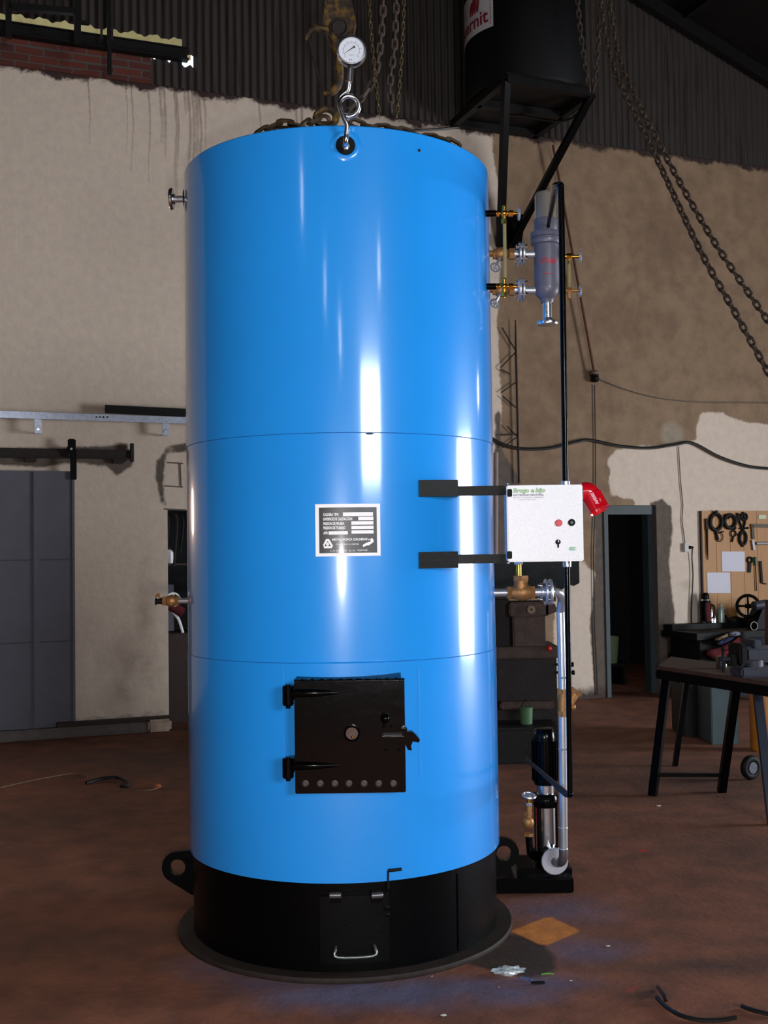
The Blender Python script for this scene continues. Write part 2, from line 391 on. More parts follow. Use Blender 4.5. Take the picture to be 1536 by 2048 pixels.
# floor
fx = np.concatenate([np.arange(-11, -2.2, .3), np.arange(-2.2, 2.6, .035), np.arange(2.6, 14.01, .3)])
fy = np.concatenate([np.arange(-8, 2.6, .3), np.arange(2.6, 6.6, .035), np.arange(6.6, 18.1, .3)])
def FP(*pts): return [tuple(onfloor(*p)[:2]) for p in pts]
orangeP = FP((1022, 1862), (1098, 1832), (1162, 1862), (1088, 1893))
blotchP = FP((930, 1928), (1000, 1866), (1050, 1872), (1085, 1886), (1108, 1915), (1112, 1940), (1060, 1957), (1000, 1942))  # dark patch on the floor to the right of the base flange
redP = [FP((1232, 1982), (1262, 1978), (1285, 1962), (1290, 1960), (1270, 1980), (1240, 1988)), FP((1278, 1700), (1292, 1696), (1296, 1703), (1280, 1706))]
tireP = [FP((30, 1571), (48, 1566), (80, 1568), (70, 1574), (28, 1577)), FP((112, 1582), (160, 1580), (165, 1583), (112, 1586)), FP((285, 1568), (310, 1566), (318, 1572), (290, 1574))]
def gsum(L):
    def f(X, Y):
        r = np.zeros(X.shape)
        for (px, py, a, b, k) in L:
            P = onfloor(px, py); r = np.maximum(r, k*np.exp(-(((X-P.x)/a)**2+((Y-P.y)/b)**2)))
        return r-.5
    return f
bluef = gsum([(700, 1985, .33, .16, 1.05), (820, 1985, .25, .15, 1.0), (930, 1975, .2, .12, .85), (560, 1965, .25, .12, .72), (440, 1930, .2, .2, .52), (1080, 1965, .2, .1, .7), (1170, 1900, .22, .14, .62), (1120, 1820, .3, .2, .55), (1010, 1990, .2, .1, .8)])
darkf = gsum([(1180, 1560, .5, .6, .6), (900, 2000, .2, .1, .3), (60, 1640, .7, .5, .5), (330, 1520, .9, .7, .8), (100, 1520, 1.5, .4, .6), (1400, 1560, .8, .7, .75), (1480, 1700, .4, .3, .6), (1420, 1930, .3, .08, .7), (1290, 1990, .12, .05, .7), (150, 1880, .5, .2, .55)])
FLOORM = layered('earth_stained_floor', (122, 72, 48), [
    ('dark', 5, 1.0, .5, (58, 38, 30), .25, .85), ('blue', 6, .5, .42, (84, 92, 124), .2, .8), ('blotch', 9, .05, .015, (40, 30, 24), .25, .92),
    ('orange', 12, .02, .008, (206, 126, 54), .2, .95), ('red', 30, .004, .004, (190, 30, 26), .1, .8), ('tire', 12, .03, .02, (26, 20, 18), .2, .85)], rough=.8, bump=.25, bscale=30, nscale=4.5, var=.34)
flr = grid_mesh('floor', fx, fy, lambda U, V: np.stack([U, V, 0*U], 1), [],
    dict(dark=darkf, blue=bluef, blotch=mxsd([blotchP]), orange=mxsd([orangeP]), red=mxsd(redP), tire=mxsd(tireP)), FLOORM)
structure(flr)

# outer walls (behind and beside the camera) with their openings
def holed(name, axis0, axis1, z1, holes, P):
    xs = sorted({axis0, axis1}|{h[0] for h in holes}|{h[1] for h in holes}); zz = sorted({0, z1}|{h[2] for h in holes}|{h[3] for h in holes}); m_ = MB()
    for i in range(len(xs)-1):
        for j in range(len(zz)-1):
            cx, cz = (xs[i]+xs[i+1])/2, (zz[j]+zz[j+1])/2
            if any(h[0] < cx < h[1] and h[2] < cz < h[3] for h in holes): continue
            m_.prism([P(xs[i], zz[j], 0), P(xs[i+1], zz[j], 0), P(xs[i+1], zz[j+1], 0), P(xs[i], zz[j+1], 0)], P(0, 0, .2)-P(0, 0, 0))
    return structure(finish(name, m_, ROOMW))
holed('wall_right', -.3, RV, 9.5, [(5.88, 9.12, .2, 3.1), (3.25, 3.55, 3.6, 4.0)], lambda a, z, o: wp(9+o, z, a))
holed('wall_left', -.3, RV, 9.5, [(13.22, 13.52, 5.75, 6.45)], lambda a, z, o: wp(-9-o, z, a))
holed('wall_rear', -9.2, 9.2, 9.5, [(-2.75, -.15, 2.52, 4.08)]+[(u-a/2, u+a/2, z-b/2, z+b/2) for (u, z, a, b) in VENTS_REAR], lambda a, z, o: wp(a, z, 17+o))

# roof line on the gable: slopes down to the right
(ua, za), (ub, zb) = uz(1300, 0), uz(1536, 150)
slope = (zb-za)/(ub-ua)
def roofz(u): return min(za+(u-ua)*slope, 9.3+(u+3)*.3)
def roofline(u): return max(roofz(u), 5.2)
mb = MB()
ridge_u = (9.3+.9-za+ua*slope)/(slope-.3)
prof = [(-9.3, roofz(-9.3)), (ridge_u, roofz(ridge_u)), (9.3, max(roofz(9.3), 5.3))]
for (a, b) in zip(prof, prof[1:]):
    n = int((b[0]-a[0])/.04)
    row = []
    for i in range(n+1):
        t = i/n; u = a[0]+(b[0]-a[0])*t; z = a[1]+(b[1]-a[1])*t
        row.append((u, z))
    vs = []; 
    for (u, z) in row: vs += [wp(u, z, -.3), wp(u, z, 17.3)]
    mb.add(vs, [(2*i, 2*i+1, 2*i+3, 2*i+2) for i in range(n)])
structure(finish('ceiling', mb, ROOFM), 'dark sloping sheet roof')
for k, vv in enumerate((.12, 1.5, 3.2)):
    mb = MB()
    for (a, b) in zip(prof, prof[1:]):
        mb.bar(wp(a[0], a[1]-.14, vv), wp(b[0], b[1]-.14, vv), .08, .14)
    structure(finish('trim_%d' % (k+2), mb, DARKI))
mb = MB()
for off in (.9, 2.0, 3.2, 4.4, 5.6):
    u = ridge_u+off
    if u < 9: mb.bar(wp(u, roofz(u)-.05, 0), wp(u, roofz(u)-.05, 8), .06, .08)
structure(finish('trim_5', mb, DARKI))

# corrugated sheeting above the wall
def corr(name, u0, u1, z0f, z1f, off=.02, holes=()):
    nU = int((u1-u0)/.0127); U = [u0+(u1-u0)*i/nU for i in range(nU+1)]
    cols = []
    vs = []; fs = []
    for i, u in enumerate(U):
        y = off+.014*math.cos(2*PI*u/.076)
        vs += [wp(u, z0f(u), y), wp(u, z1f(u), y)]
    for i in range(nU): fs.append((2*i, 2*i+2, 2*i+3, 2*i+1))
    m_ = MB(); m_.add(vs, fs); return m_
uB = uz(300, 120)[0]; uH0, zH = uz(367, 124); uH1 = uz(386, 124)[0]
zgap = uz(100, 62)[1]; zgap_top = zgap+.088
mb = MB()
def add_corr(u0, u1, a, b):
    m_ = corr('c', u0, u1, a, b); mb.add(m_.v, m_.f)
zc_hi = lambda u: roofline(u)+.05
add_corr(-9, uH0-.02, lambda u: zgap_top + .015*math.sin(u*31), zc_hi)
add_corr(uB, uH0-.02, lambda u: TOPZ-.02, lambda u: uz(330, 118)[1]+.02*math.sin(u*43)+.012*math.sin(u*97))
add_corr(uH0-.02, uH1, lambda u: TOPZ-.02, lambda u: uz(375, 134)[1]+.01*math.sin(u*60))
add_corr(uH0-.02, uH1, lambda u: uz(375, 112)[1], zc_hi)
add_corr(uH1, 9, lambda u: TOPZ-.02, zc_hi)
structure(finish('wall_gable', mb, CORRM, ang=60), 'dark corrugated iron sheeting above the plastered wall')
# brick strip under the steel channel
BR = bpy.data.materials.new('old_red_brick'); BR.use_nodes = True
nt = BR.node_tree; bt = nt.nodes.new('ShaderNodeTexBrick'); tcn = nt.nodes.new('ShaderNodeTexCoord'); mp = nt.nodes.new('ShaderNodeMapping')
mp.inputs['Rotation'].default_value = (math.radians(90), 0, 0)
mp.vector_type = 'TEXTURE'
nt.links.new(tcn.outputs['Object'], mp.inputs[0]); nt.links.new(mp.outputs[0], bt.inputs['Vector'])
bt.inputs['Color1'].default_value = lin((98, 42, 28))+(1,); bt.inputs['Color2'].default_value = lin((70, 32, 26))+(1,); bt.inputs['Mortar'].default_value = lin((78, 68, 62))+(1,)
bt.inputs['Scale'].default_value = 1; bt.inputs['Brick Width'].default_value = .25; bt.inputs['Row Height'].default_value = .072; bt.inputs['Mortar Size'].default_value = .009
nzb = nt.nodes.new('ShaderNodeTexNoise'); nzb.inputs['Scale'].default_value = 14
vm = nt.nodes.new('ShaderNodeVectorMath'); vm.operation = 'MULTIPLY_ADD'; nt.links.new(nzb.outputs['Color'], vm.inputs[0]); vm.inputs[1].default_value = (.04, .04, .04); nt.links.new(mp.outputs[0], vm.inputs[2]); nt.links.new(vm.outputs[0], bt.inputs['Vector'])
nt.links.new(bt.outputs['Color'], nt.nodes['Principled BSDF'].inputs['Base Color']); nt.nodes['Principled BSDF'].inputs['Roughness'].default_value = .9
bpn = nt.nodes.new('ShaderNodeBump'); bpn.inputs['Strength'].default_value = .6; bpn.inputs['Distance'].default_value = .02; bpn.invert = True
nt.links.new(bt.outputs['Fac'], bpn.inputs['Height']); nt.links.new(bpn.outputs[0], nt.nodes['Principled BSDF'].inputs['Normal'])
zbt = uz(100, 88)[1]
bme = bpy.data.meshes.new('wall_brick'); 
x0, x1 = -9, uB; z0_, z1_ = TOPZ-.02, zbt
bmm = bmesh.new(); bmesh.ops.create_cube(bmm, size=1)
for v in bmm.verts: v.co = Vector(((x0+x1)/2+v.co.x*(x1-x0), -.0+v.co.y*.06, (z0_+z1_)/2+v.co.z*(z1_-z0_)))
bmm.to_mesh(bme); bmm.free(); bme.materials.append(BR)
bo = bpy.data.objects.new('wall_brick_course', bme); sc.collection.objects.link(bo); bo.matrix_world = ROOM; structure(bo, 'strip of old red brick at the top of the wall')
# steel channel over the bricks
zc0, zc1 = zbt-.02, zgap
uc1 = uz(372, 110)[0]
mb = MB()
zm = (zc0+zc1)/2; hh = (zc1-zc0)
mb.box(wp((-8.9+uc1)/2, zm, .06), (uc1+8.9, .012, hh), WANG)
mb.box(wp((-8.9+uc1)/2, zc1-.006, .065), (uc1+8.9, .045, .012), WANG); mb.box(wp((-8.9+uc1)/2, zc0+.006, .10), (uc1+8.9, .09, .012), WANG)
structure(finish('trim_6', mb, DARKI), 'dark steel channel along the top of the bricks')
mb = MB().box(wp((-8.9+uz(386, 100)[0])/2, zgap+.36, -.60), (uz(364, 100)[0]+9.2, .03, .36), WANG)  # board added outside so the gap shows a bright yellowish daylight strip
structure(finish('trim_7', mb, GAPW), 'pale board added outside, giving the gap its yellowish daylight strip')

# dark rooms behind the two openings
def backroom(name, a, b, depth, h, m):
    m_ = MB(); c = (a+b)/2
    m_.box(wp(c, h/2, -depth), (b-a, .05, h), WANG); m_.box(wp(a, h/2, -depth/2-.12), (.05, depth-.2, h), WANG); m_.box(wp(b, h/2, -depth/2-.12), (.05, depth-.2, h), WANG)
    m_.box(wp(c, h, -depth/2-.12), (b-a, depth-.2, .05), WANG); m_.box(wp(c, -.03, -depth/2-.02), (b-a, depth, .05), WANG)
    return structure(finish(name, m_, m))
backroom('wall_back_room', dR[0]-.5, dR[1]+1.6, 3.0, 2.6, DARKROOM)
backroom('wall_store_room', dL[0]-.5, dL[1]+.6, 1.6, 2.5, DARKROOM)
# doorway frame, right
mb = MB(); tf = .055
mb.box(wp(dR[0]+tf/2, dRz/2, -.04), (tf, .12, dRz), WANG, .004); mb.box(wp(dR[1]-tf/2, dRz/2, -.14), (tf, .12, dRz), WANG, .004); mb.box(wp((dR[0]+dR[1])/2, dRz-.05, -.09), (dR[1]-dR[0], .1, .10), WANG, .004)
o = structure(finish('door_2', mb, FRAMEG), 'dark green metal frame of the open doorway')

# ------------------------------------------------------------------ left side: sliding door, track, channel
off = .07
Dd = thing('door_1', 'grey sheet metal sliding door hanging from a dark track', 'door', wp(uz(60, 1460)[0], .05, off)); del Dd['category']; structure(Dd)
uE = uz(149, 1100, off)[0]; zT, zB = uz(0, 941, off)[1], .06
u0 = uE-1.55
mb = MB().box(wp((u0+uE)/2, (zT+zB)/2, off), (uE-u0, .03, zT-zB), WANG, .003); part('door_panel', mb, DOORG, Dd)
mb = MB()
for px in (72,): mb.box(wp(uz(px, 1200, off)[0], (zT+zB)/2, off+.024), (.05, .022, zT-zB-.02), WANG, .006)
mb.box(wp(uE-.012, (zT+zB)/2, off+.02), (.024, .016, zT-zB), WANG, .003)
part('door_stiffener', mb, DOORG, Dd)
for py in (1120, 1285): part('door_seam', MB().box(wp((u0+uE)/2, uz(60, py, off)[1], off+.02), (uE-u0, .016, .012), WANG, .002), mat('dark_seam_paint', (60, 60, 72), .6), Dd)
# roller hanger
hg = part('roller_hanger', MB().box(wp(uz(146, 945, off)[0], (uz(146, 905)[1]+uz(146, 955)[1])/2, off+.035), (.055, .02, .28), WANG, .004).box(wp(uz(141, 893)[0], uz(141, 890)[1], off+.045), (.07, .015, .09), WANG, .01), BLACKM, Dd)
c = wp(uz(141, 899, off)[0], uz(141, 899, off)[1], off+.0)
part('roller_wheel', MB().lathe([(0, 0), (.036, 0), (.038, .012), (.030, .02), (.038, .028), (.036, .04), (0, .04)], c-WN*.02+WN*.02, WN, 24), BLACKM, hg)
part('axle_bolt', MB().cyl(c+WN*.06, c+WN*.075, .011), STEEL, hg)
tr = thing('door_track', 'dark steel sliding door track fixed to the wall above the grey door', 'track', wp(uz(60, 905)[0], uz(60, 905)[1], .04))
ut0, ut1 = uz(-90, 905)[0], uz(262, 915)[0]; zt = uz(100, 908)[1]
mb = MB().box(wp((ut0+ut1)/2, zt, .05), (ut1-ut0, .012, .085), WANG, .002).box(wp((ut0+ut1)/2, zt-.035, .065), (ut1-ut0, .04, .01), WANG)
part('rail', mb, RUSTB, tr)
part('end_stop', MB().box(wp(ut1, zt+.02, .06), (.03, .05, .17), WANG, .004), RUSTB, tr)
for px in (60, 235):
    part('wall_bracket', MB().box(wp(uz(px, 925)[0], zt-.05, .03), (.11, .05, .06), WANG, .01), RUSTB, tr)

# galvanised channel
gc = thing('cable_channel', 'long galvanised steel channel running along the left wall above the sliding door', 'metal channel', onwall(180, 835, .12))
a, b = onwall(-60, 827, .14), onwall(420, 843, .14)
part('channel', MB().bar(a, b, .06, .052, up=WN, bev=.003), GALVR, gc)
for px, py in ((76, 852), (331, 857)):
    c = onwall(px, py, .13); part('hanging_bracket', MB().box(c, (.062, .012, .13), WANG, .002).box(c-WN*.05+Vector((0, 0, -.055)), (.062, .11, .01), WANG), GALVR, gc)
    part('bracket_bolt', MB().cyl(c+WN*.005-Vector((0, 0, .03)), c+WN*.016-Vector((0, 0, .03)), .012, n=10), STEEL, gc)
for px in (193, 200, 207, 215): part('bolt_head', MB().cyl(onwall(px, 834+(px-190)*.02, .169), onwall(px, 834, .173), .008, n=8), INK, gc)
a, b = onwall(210, 818, .13), onwall(420, 828, .13)
tag(finish('angle_bar', MB().bar(a, b, .075, .02, up=WN, bev=.002), DARKI), 'dark flat steel bar lying above the galvanised channel beside the boiler', 'steel bar')

# plinth at the foot of the left wall
mb = MB()
ua_, ub_ = RU0, uz(336, 1450)[0]
mb.box(wp((ua_+ub_)/2, .045, .09), (ub_-ua_, .18, .09), WANG, .015)
structure(finish('baseboard_back', mb, CEM))
mb = MB().box(wp(uz(225, 1450)[0], .110, .12), (1.0, .09, .04), WANG, .006)
tag(finish('timber_sill', mb, DKWOOD), 'dark timber sill lying along the foot of the wall beside the grey door', 'timber')
mb = MB().box(wp((uz(290, 1470)[0]+uz(336, 1470)[0])/2, .055, .105), (uz(336, 1470)[0]-uz(290, 1470)[0], .2, .11), WANG, .02)
structure(finish('trim_9', mb, mat('pale_plinth_plaster', (176, 156, 138), .9, 0, .3, 14, bump=.5)))
# brick scar near the boiler: shallow frame of mortar joints
mb = MB()
for a_, b_ in (((335, 925), (366, 927)), ((360, 927), (362, 972)), ((330, 972), (366, 974)), ((330, 1018), (372, 1020))):
    mb.bar(onwall(*a_, .004), onwall(*b_, .004), .012, .012, up=WN)
structure(finish('trim_8', mb, CEM))
# store room content
ct = finish('store_counter', MB().box(wp(dL[0]+.5, .42, -.55), (1.0, .5, .84), WANG, .005), DKWOOD)
tag(ct, 'dark brown wooden counter in the narrow opening left of the boiler', 'counter')
ex = thing('red_handled_tool', 'red tool with white curved hose leaning on the dark counter', 'tool', wp(dL[0]+.1, .84, -.5))
P0 = wp(dL[0]+.05, 1.13, -.4)
part('red_body', MB().cyl(P0, P0+WD*.16+Vector((0, 0, -.1)), .045, .05, ch=.008), REDCL, ex)
part('white_hose', MB().tube(smooth([P0+WD*.06+Vector((0, 0, -.08)), P0+WD*.12+Vector((0, 0, -.16)), P0+WD*.16+Vector((0, 0, -.29))]), .014), WHITE, ex)
mb = MB().prism([wp(dL[0]-.02, .85, -.6), wp(dL[0]+.16, .85, -.6), wp(dL[0]+.16, 1.3, -.6), wp(dL[0]-.02, 1.3, -.6)], WN*.02)
tag(finish('grey_board', mb, GREYP), 'grey board standing on the counter behind the red tool', 'board')
sh = finish('store_shelf', MB().box(wp(dL[0]+.4, 1.50, -.5), (.9, .3, .02), WANG), DKWOOD); tag(sh, 'dark narrow shelf high in the opening left of the boiler', 'shelf')
bt_ = thing('white_bottle', 'small white bottle with cream label on the shelf in the left opening', 'bottle', wp(dL[0]+.09, 1.51, -.42))
part('bottle_body', MB().lathe([(0, 0), (.036, 0), (.038, .01), (.038, .11), (.02, .13), (0, .13)], wp(dL[0]+.09, 1.51, -.42), n=20), WHITE, bt_)
part('bottle_cap', MB().cyl(wp(dL[0]+.09, 1.64, -.42), wp(dL[0]+.09, 1.665, -.42), .017), INK, bt_)
for i, (du, h, c_) in enumerate(((.05, .42, DARKI), (.13, .5, RUSTB), (.19, .36, DARKI))):
    mb = MB().tube(smooth([wp(dL[0]+du, 1.98, -.35), wp(dL[0]+du+.02, 1.9, -.33), wp(dL[0]+du-.01, 1.98-h, -.35)]), .012)
    tag(finish('hanging_hose', mb, c_), ['dark hose hanging nearest the left edge of the narrow opening', 'rusty brown hose hanging in the middle of the narrow opening', 'dark hose hanging beside the boiler in the narrow opening'][i], 'hose', 'hoses hanging in the store opening')

# ------------------------------------------------------------------ the boiler
TX, TY, TR = -0.1885, 4.93, 0.667
def tc_(theta, z, r=TR): return Vector((TX+r*math.sin(theta), TY-r*math.cos(theta), z))
def tank(px, py, R=TR):
    q = ray(px, py); ox, oy = CAM.x-TX, CAM.y-TY; a = q.x**2+q.y**2; b = 2*(ox*q.x+oy*q.y); c = ox*ox+oy*oy-R*R
    t = (-b-math.sqrt(max(b*b-4*a*c, 0)))/2/a; P = CAM+q*t; return math.atan2(P.x-TX, -(P.y-TY)), P.z
BASEZ, TOPB = .356, 3.235
boiler = thing('boiler', 'tall bright blue cylindrical steel boiler on a black base ring', 'boiler', (TX, TY, 0))
s1 = tank(684, 1326)[1]; s2 = tank(740, 865)[1]
prof = [(TR-.03, BASEZ), (TR, BASEZ), (TR, s1-.002), (TR-.0015, s1), (TR-.0015, s2-.002), (TR+.0005, s2), (TR+.0005, TOPB-.004), (TR-.003, TOPB), (TR-.03, TOPB), (TR-.035, TOPB-.02), (0, TOPB-.02)]
shell = part('shell', MB().lathe(prof, (TX, TY, 0), n=160), BLUE, boiler, ang=14)
for z in (s1, s2): part('seam_line', MB().torus((TX, TY, z), (0, 0, 1), TR+.0002, .0012, 160, 6), mat('blue_joint', (24, 96, 170), .5), shell)
mb = MB()
for (px, ya, yb) in ((567, 1335, 1570), (838, 1335, 1560)):
    th = tank(px, 1400)[0]; z_a = tank(px, ya)[1]; z_b = tank(px, yb)[1]; mb.tube([tc_(th, z_a+(z_b-z_a)*i/12+.0, TR+.0004+.0005*math.sin(i*5)) for i in range(13)], .0013, 5)
th0, th1 = tank(600, 1324)[0], tank(780, 1324)[0]
mb.tube([tc_(th0+(th1-th0)*i/40, s1+.002, TR+.001+.0012*abs(math.sin(i*3.1))) for i in range(41)], .003, 6)
part('weld_bead', mb, BLUE, shell)
part('weld_mark', MB().sph(tc_(tank(739, 866)[0], s2-.004, TR+.001), .012, sc_=(1.3, .25, .35)), mat('burnt_weld_mark', (30, 60, 100), .6), shell)
base = part('base_ring', MB().lathe([(.6, .02), (.650, .02), (.650, BASEZ-.006), (.657, BASEZ), (.657, BASEZ+.012), (.6, BASEZ+.012)], (TX, TY, 0), n=128), BLACKM, boiler)
part('base_flange', MB().lathe([(.55, .0), (.712, .0), (.715, .004), (.715, .018), (.712, .022), (.55, .022)], (TX, TY, 0), n=128), DUSTBLK, boiler)
th = tank(915, 1800, .65)[0]; part('base_seam', MB().tube([tc_(th, .03+.3*i/20, .651+.0007*math.sin(i*4)) for i in range(21)], .003, 6), BLACKM, base)
# small dark hole near the top
th, z = tank(838, 301); part('pin_hole', MB().cyl(tc_(th, z, TR-.002), tc_(th, z, TR+.003), .006), INK, shell)
# lugs
for (px, py, Y, sgn) in ((355, 1735, 4.90, -1), (1008, 1707, 5.12, 1)):
    c = pt(px, py, Y); ro, ri = .068, .034; n = 40; A = []; B = []
    bx = TX+sgn*.635
    hull = [(c.x+ro*math.cos(t), c.z+ro*math.sin(t)) for t in [2*PI*k/40 for k in range(40)]] + [(bx, c.z+.075), (bx, c.z-.135)]
    def conv(P):
        P = sorted(set(P)); 
        def half(P):
            h = []
            for p in P:
                while len(h) > 1 and (h[-1][0]-h[-2][0])*(p[1]-h[-2][1])-(h[-1][1]-h[-2][1])*(p[0]-h[-2][0]) <= 0: h.pop()
                h.append(p)
            return h
        a = half(P); b = half(P[::-1]); return a[:-1]+b[:-1]
    H = conv(hull)
    for k in range(n):
        t = 2*PI*k/n; dx, dz = math.cos(t), math.sin(t); best = 9
        for (x0, z0), (x1, z1) in zip(H, H[1:]+H[:1]):
            den = dx*(z1-z0)-dz*(x1-x0)
            if abs(den) < 1e-9: continue
            s_ = ((x0-c.x)*(z1-z0)-(z0-c.z)*(x1-x0))/den; q_ = ((x0-c.x)*dz-(z0-c.z)*dx)/den
            if s_ > 0 and -1e-6 <= q_ <= 1+1e-6: best = min(best, s_)
        A.append(Vector((c.x+dx*best, c.y, c.z+dz*best))); B.append(Vector((c.x+dx*ri, c.y, c.z+dz*ri)))
    part('lifting_lug', MB().ringplate(A, B, (0, .03, 0)), BLACKM, boiler)

# fire door
def fd(px, py, Y): return pt(px, py, Y)
YF = 4.205
a, b = fd(588, 1362, YF), fd(812, 1585, YF); cx, cz = (a.x+b.x)/2, (a.z+b.z)/2; W_, H_ = b.x-a.x, a.z-b.z
part('door_surround', MB().box((cx-.003, YF+.09, cz+.002), (W_-.012, .15, H_-.008), 0, .004), BLACKG, boiler)
mbw = MB()
for i in range(34):
    mbw.sph((cx-W_/2+.006+i*(W_-.012)/33, YF+.012+.004*math.sin(i*2.7), cz+H_/2+.002*math.sin(i*4.1)), .0062, 8, (1.2, 1, .8))
part('weld_run', mbw, BLACKG, boiler)
zt_ = cz+H_/2-.004
part('door_top_plate', MB().prism([(cx-W_/2+.004, YF+.016, zt_), (cx-W_/2+.004, YF+.10, zt_+.019), (cx-W_/2+.004, YF+.14, zt_+.019), (cx-W_/2+.004, YF+.14, zt_)], (W_-.016, 0, 0)), BLACKG, boiler)
fdoor = part('fire_door', MB().box((cx, YF+.008, cz), (W_, .016, H_), 0, .003), BLACKG, boiler)
for (py, Pz) in ((1385, 0), (1530, 1)):
    c0 = fd(576, py+2, YF+.01); h = part('door_hinge', MB().cyl(c0+Vector((0, 0, -.045)), c0+Vector((0, 0, .03)), .021, ch=.004).cyl(c0+Vector((0, 0, -.055)), c0+Vector((0, 0, .034)), .009)
        .tube([c0, c0+Vector((.03, -.012, .002)), c0+Vector((.12, -.012, .002)), c0+Vector((.20, -.004, .001))], [.017, .017, .013, .004], 12), BLACKG, fdoor)
    part('hinge_bracket', MB().box(c0+Vector((.012, .05, 0)), (.024, .09, .055), 0, .003), BLACKG, fdoor)
sg = fd(704, 1466, YF-.002)
part('sight_port', MB().lathe([(0, .0), (.030, .0), (.030, .016), (.026, .02), (.023, .016), (.023, .006), (0, .006)], sg+Vector((0, 0, 0)), (0, -1, 0), 28), BLACKG, fdoor)
part('sight_glass_disc', MB().cyl(sg+Vector((0, -.004, 0)), sg+Vector((0, -.012, 0)), .0225), mat('heat_tinted_glass', (92, 78, 74), .2, .4, .3, 60), fdoor)
part('glass_stud', MB().sph(fd(705, 1474, YF-.016), .005), BRASS, fdoor)
for i in range(7):
    c = fd(611+29.3*i+(-1 if i == 3 else 0), 1567, YF-.001); part('vent_plug', MB().lathe([(.0, .0), (.0125, .0), (.0125, .003), (.009, .004), (.008, .001), (0, .001)], c, (0, -1, 0), 18), mat('sooty_vent_metal', (58, 50, 48), .5, .2, .3, 80), fdoor)
lc = fd(790, 1470, YF)
part('latch_bar', MB().box(lc+Vector((-.005, -.02, -.008)), (.085, .018, .022), 0, .004).box(lc+Vector((.035, -.012, .002)), (.02, .03, .06), 0, .004), BLACKG, fdoor)
part('latch_knob', MB().cyl(fd(770, 1437, YF), fd(770, 1437, YF-.02), .010).sph(fd(770, 1437, YF-.028), .017, 18).cyl(fd(768, 1455, YF-.02), fd(770, 1437, YF-.02), .006), BLACKG, fdoor)
part('latch_catch', MB().prism([fd(x, y, YF+.0) for x, y in ((808, 1464), (824, 1463), (832, 1470), (840, 1480), (838, 1485), (826, 1483), (822, 1492), (824, 1501), (816, 1500), (810, 1488))], (0, .03, 0)).bar(fd(812, 1478, YF+.02), Vector((fd(812, 1478, YF+.02).x, YF+.16, fd(812, 1478, YF+.02).z)), .02, .03), BLACKG, boiler)
for px in (772, 782, 798): part('rivet', MB().sph(fd(px, 1500 if px != 782 else 1452, YF-.002), .005, 10), BLACKG, fdoor)

# ash door in the base
thA0, thA1 = tank(641, 1850, .65)[0], tank(777, 1850, .65)[0]
zA1, zA0 = tank(709, 1790, .65)[1], tank(709, 1925, .65)[1]
ash = part('ash_door', MB().patch(lambda u, v, o: tc_(u, v, .652+o), thA0, thA1, zA0, zA1, 16, 1, .010), mat('black_worn_plate', (6, 6, 6), .4, 0, .4, 20, bump=.06, spec=.13), base)
for px in (671, 752):
    th, z = tank(px, 1788, .655); part('hinge_barrel', MB().cyl(tc_(th-.033, z, .672), tc_(th+.033, z, .672), .0115, ch=.002).cyl(tc_(th-.002, z, .672), tc_(th+.002, z, .672), .0122), mat('worn_hinge_steel', (96, 94, 96), .35, .6, .3, 60), ash)
    part('hinge_leaf', MB().patch(lambda u, v, o: tc_(u, v, .660+o), th-.03, th+.03, z-.03, z+.018, 3, 1, .006), BLACKG, ash)
thh0, z = tank(672, 1905, .66); thh1 = tank(748, 1905, .66)[0]
part('pull_handle', MB().tube(smooth([tc_(thh0, z+.02, .655), tc_(thh0, z+.018, .685), tc_(thh0+.012, z-.006, .695), tc_(thh1-.012, z-.006, .695), tc_(thh1, z+.018, .685), tc_(thh1, z+.02, .655)], 4), .0055, 10), mat('bare_handle_steel', (120, 126, 124), .35, .7, .2, 50), ash)
th, z = tank(776, 1762, .67)
part('latch_lever', MB().tube([tc_(th, z-.03, .668), tc_(th, z+.04, .676)], .0035).tube([tc_(th, z+.04, .676), tc_(th+.075, z+.042, .682)], .0062, 10), DARKI, boiler)
part('latch_strip', MB().tube([tc_(th+.003, z-.03-.22*i/14, .653+.0008*math.sin(i*3)) for i in range(15)], .0028, 5).box(tc_(th-.03, z-.105, .655), (.06, .012, .018), 0, .002).box(tc_(th-.02, z-.13, .655), (.05, .012, .012), 0, .002), BLACKG, base)

# nameplate
thc, zc = tank(696, 1060)
def plate(u, v, o): return tc_(thc+u/TR, zc+v, TR+.0025+o)
SX, SY = .2467/1470, .198/1180
def pc(cx, cy): return (cx-745)*SX, (630-cy)*SY
pl = part('nameplate', MB().patch(plate, -.1235, .1235, -.099, .099, 24, 1, .0012), WHITE, boiler)
a_, b_ = pc(95, 1150), pc(1400, 118); part('plate_field', MB().patch(lambda u, v, o: plate(u, v, .0014+o), a_[0], b_[0], a_[1], b_[1], 24, 1, .0002), PLATEB, pl)
mb = MB()
for (x0, y0, x1, y1) in ((635, 232, 1315, 318), (978, 332, 1322, 412), (820, 436, 1322, 514), (820, 538, 1325, 612), (822, 640, 1325, 715), (318, 655, 740, 730)):
    p, q = pc(x0, y1), pc(x1, y0); mb.patch(lambda u, v, o: plate(u, v, .0018+o), p[0], q[0], p[1], q[1], 10, 1, .0002)
part('blank_fields', mb, WHITE, pl)
mb = MB(); PLF = lambda u, v, o: plate(u, v, .0017+o)
for (t, x, y, w_) in (('CALDERA TIPO', 188, 280, 380), ('SUPERFICIE DE CALEFACCION', 188, 382, 750), ('PRESION DE PRUEBA', 188, 484, 535), ('PRESION DE TRABAJO', 188, 580, 560), ('AÑO', 192, 695, 110)):
    u, v = pc(x, y); mb.text(t, .0145, PLF, u, v, .0004, sx=w_*SX/(len(t)*.0145*.62), bold=.0004)
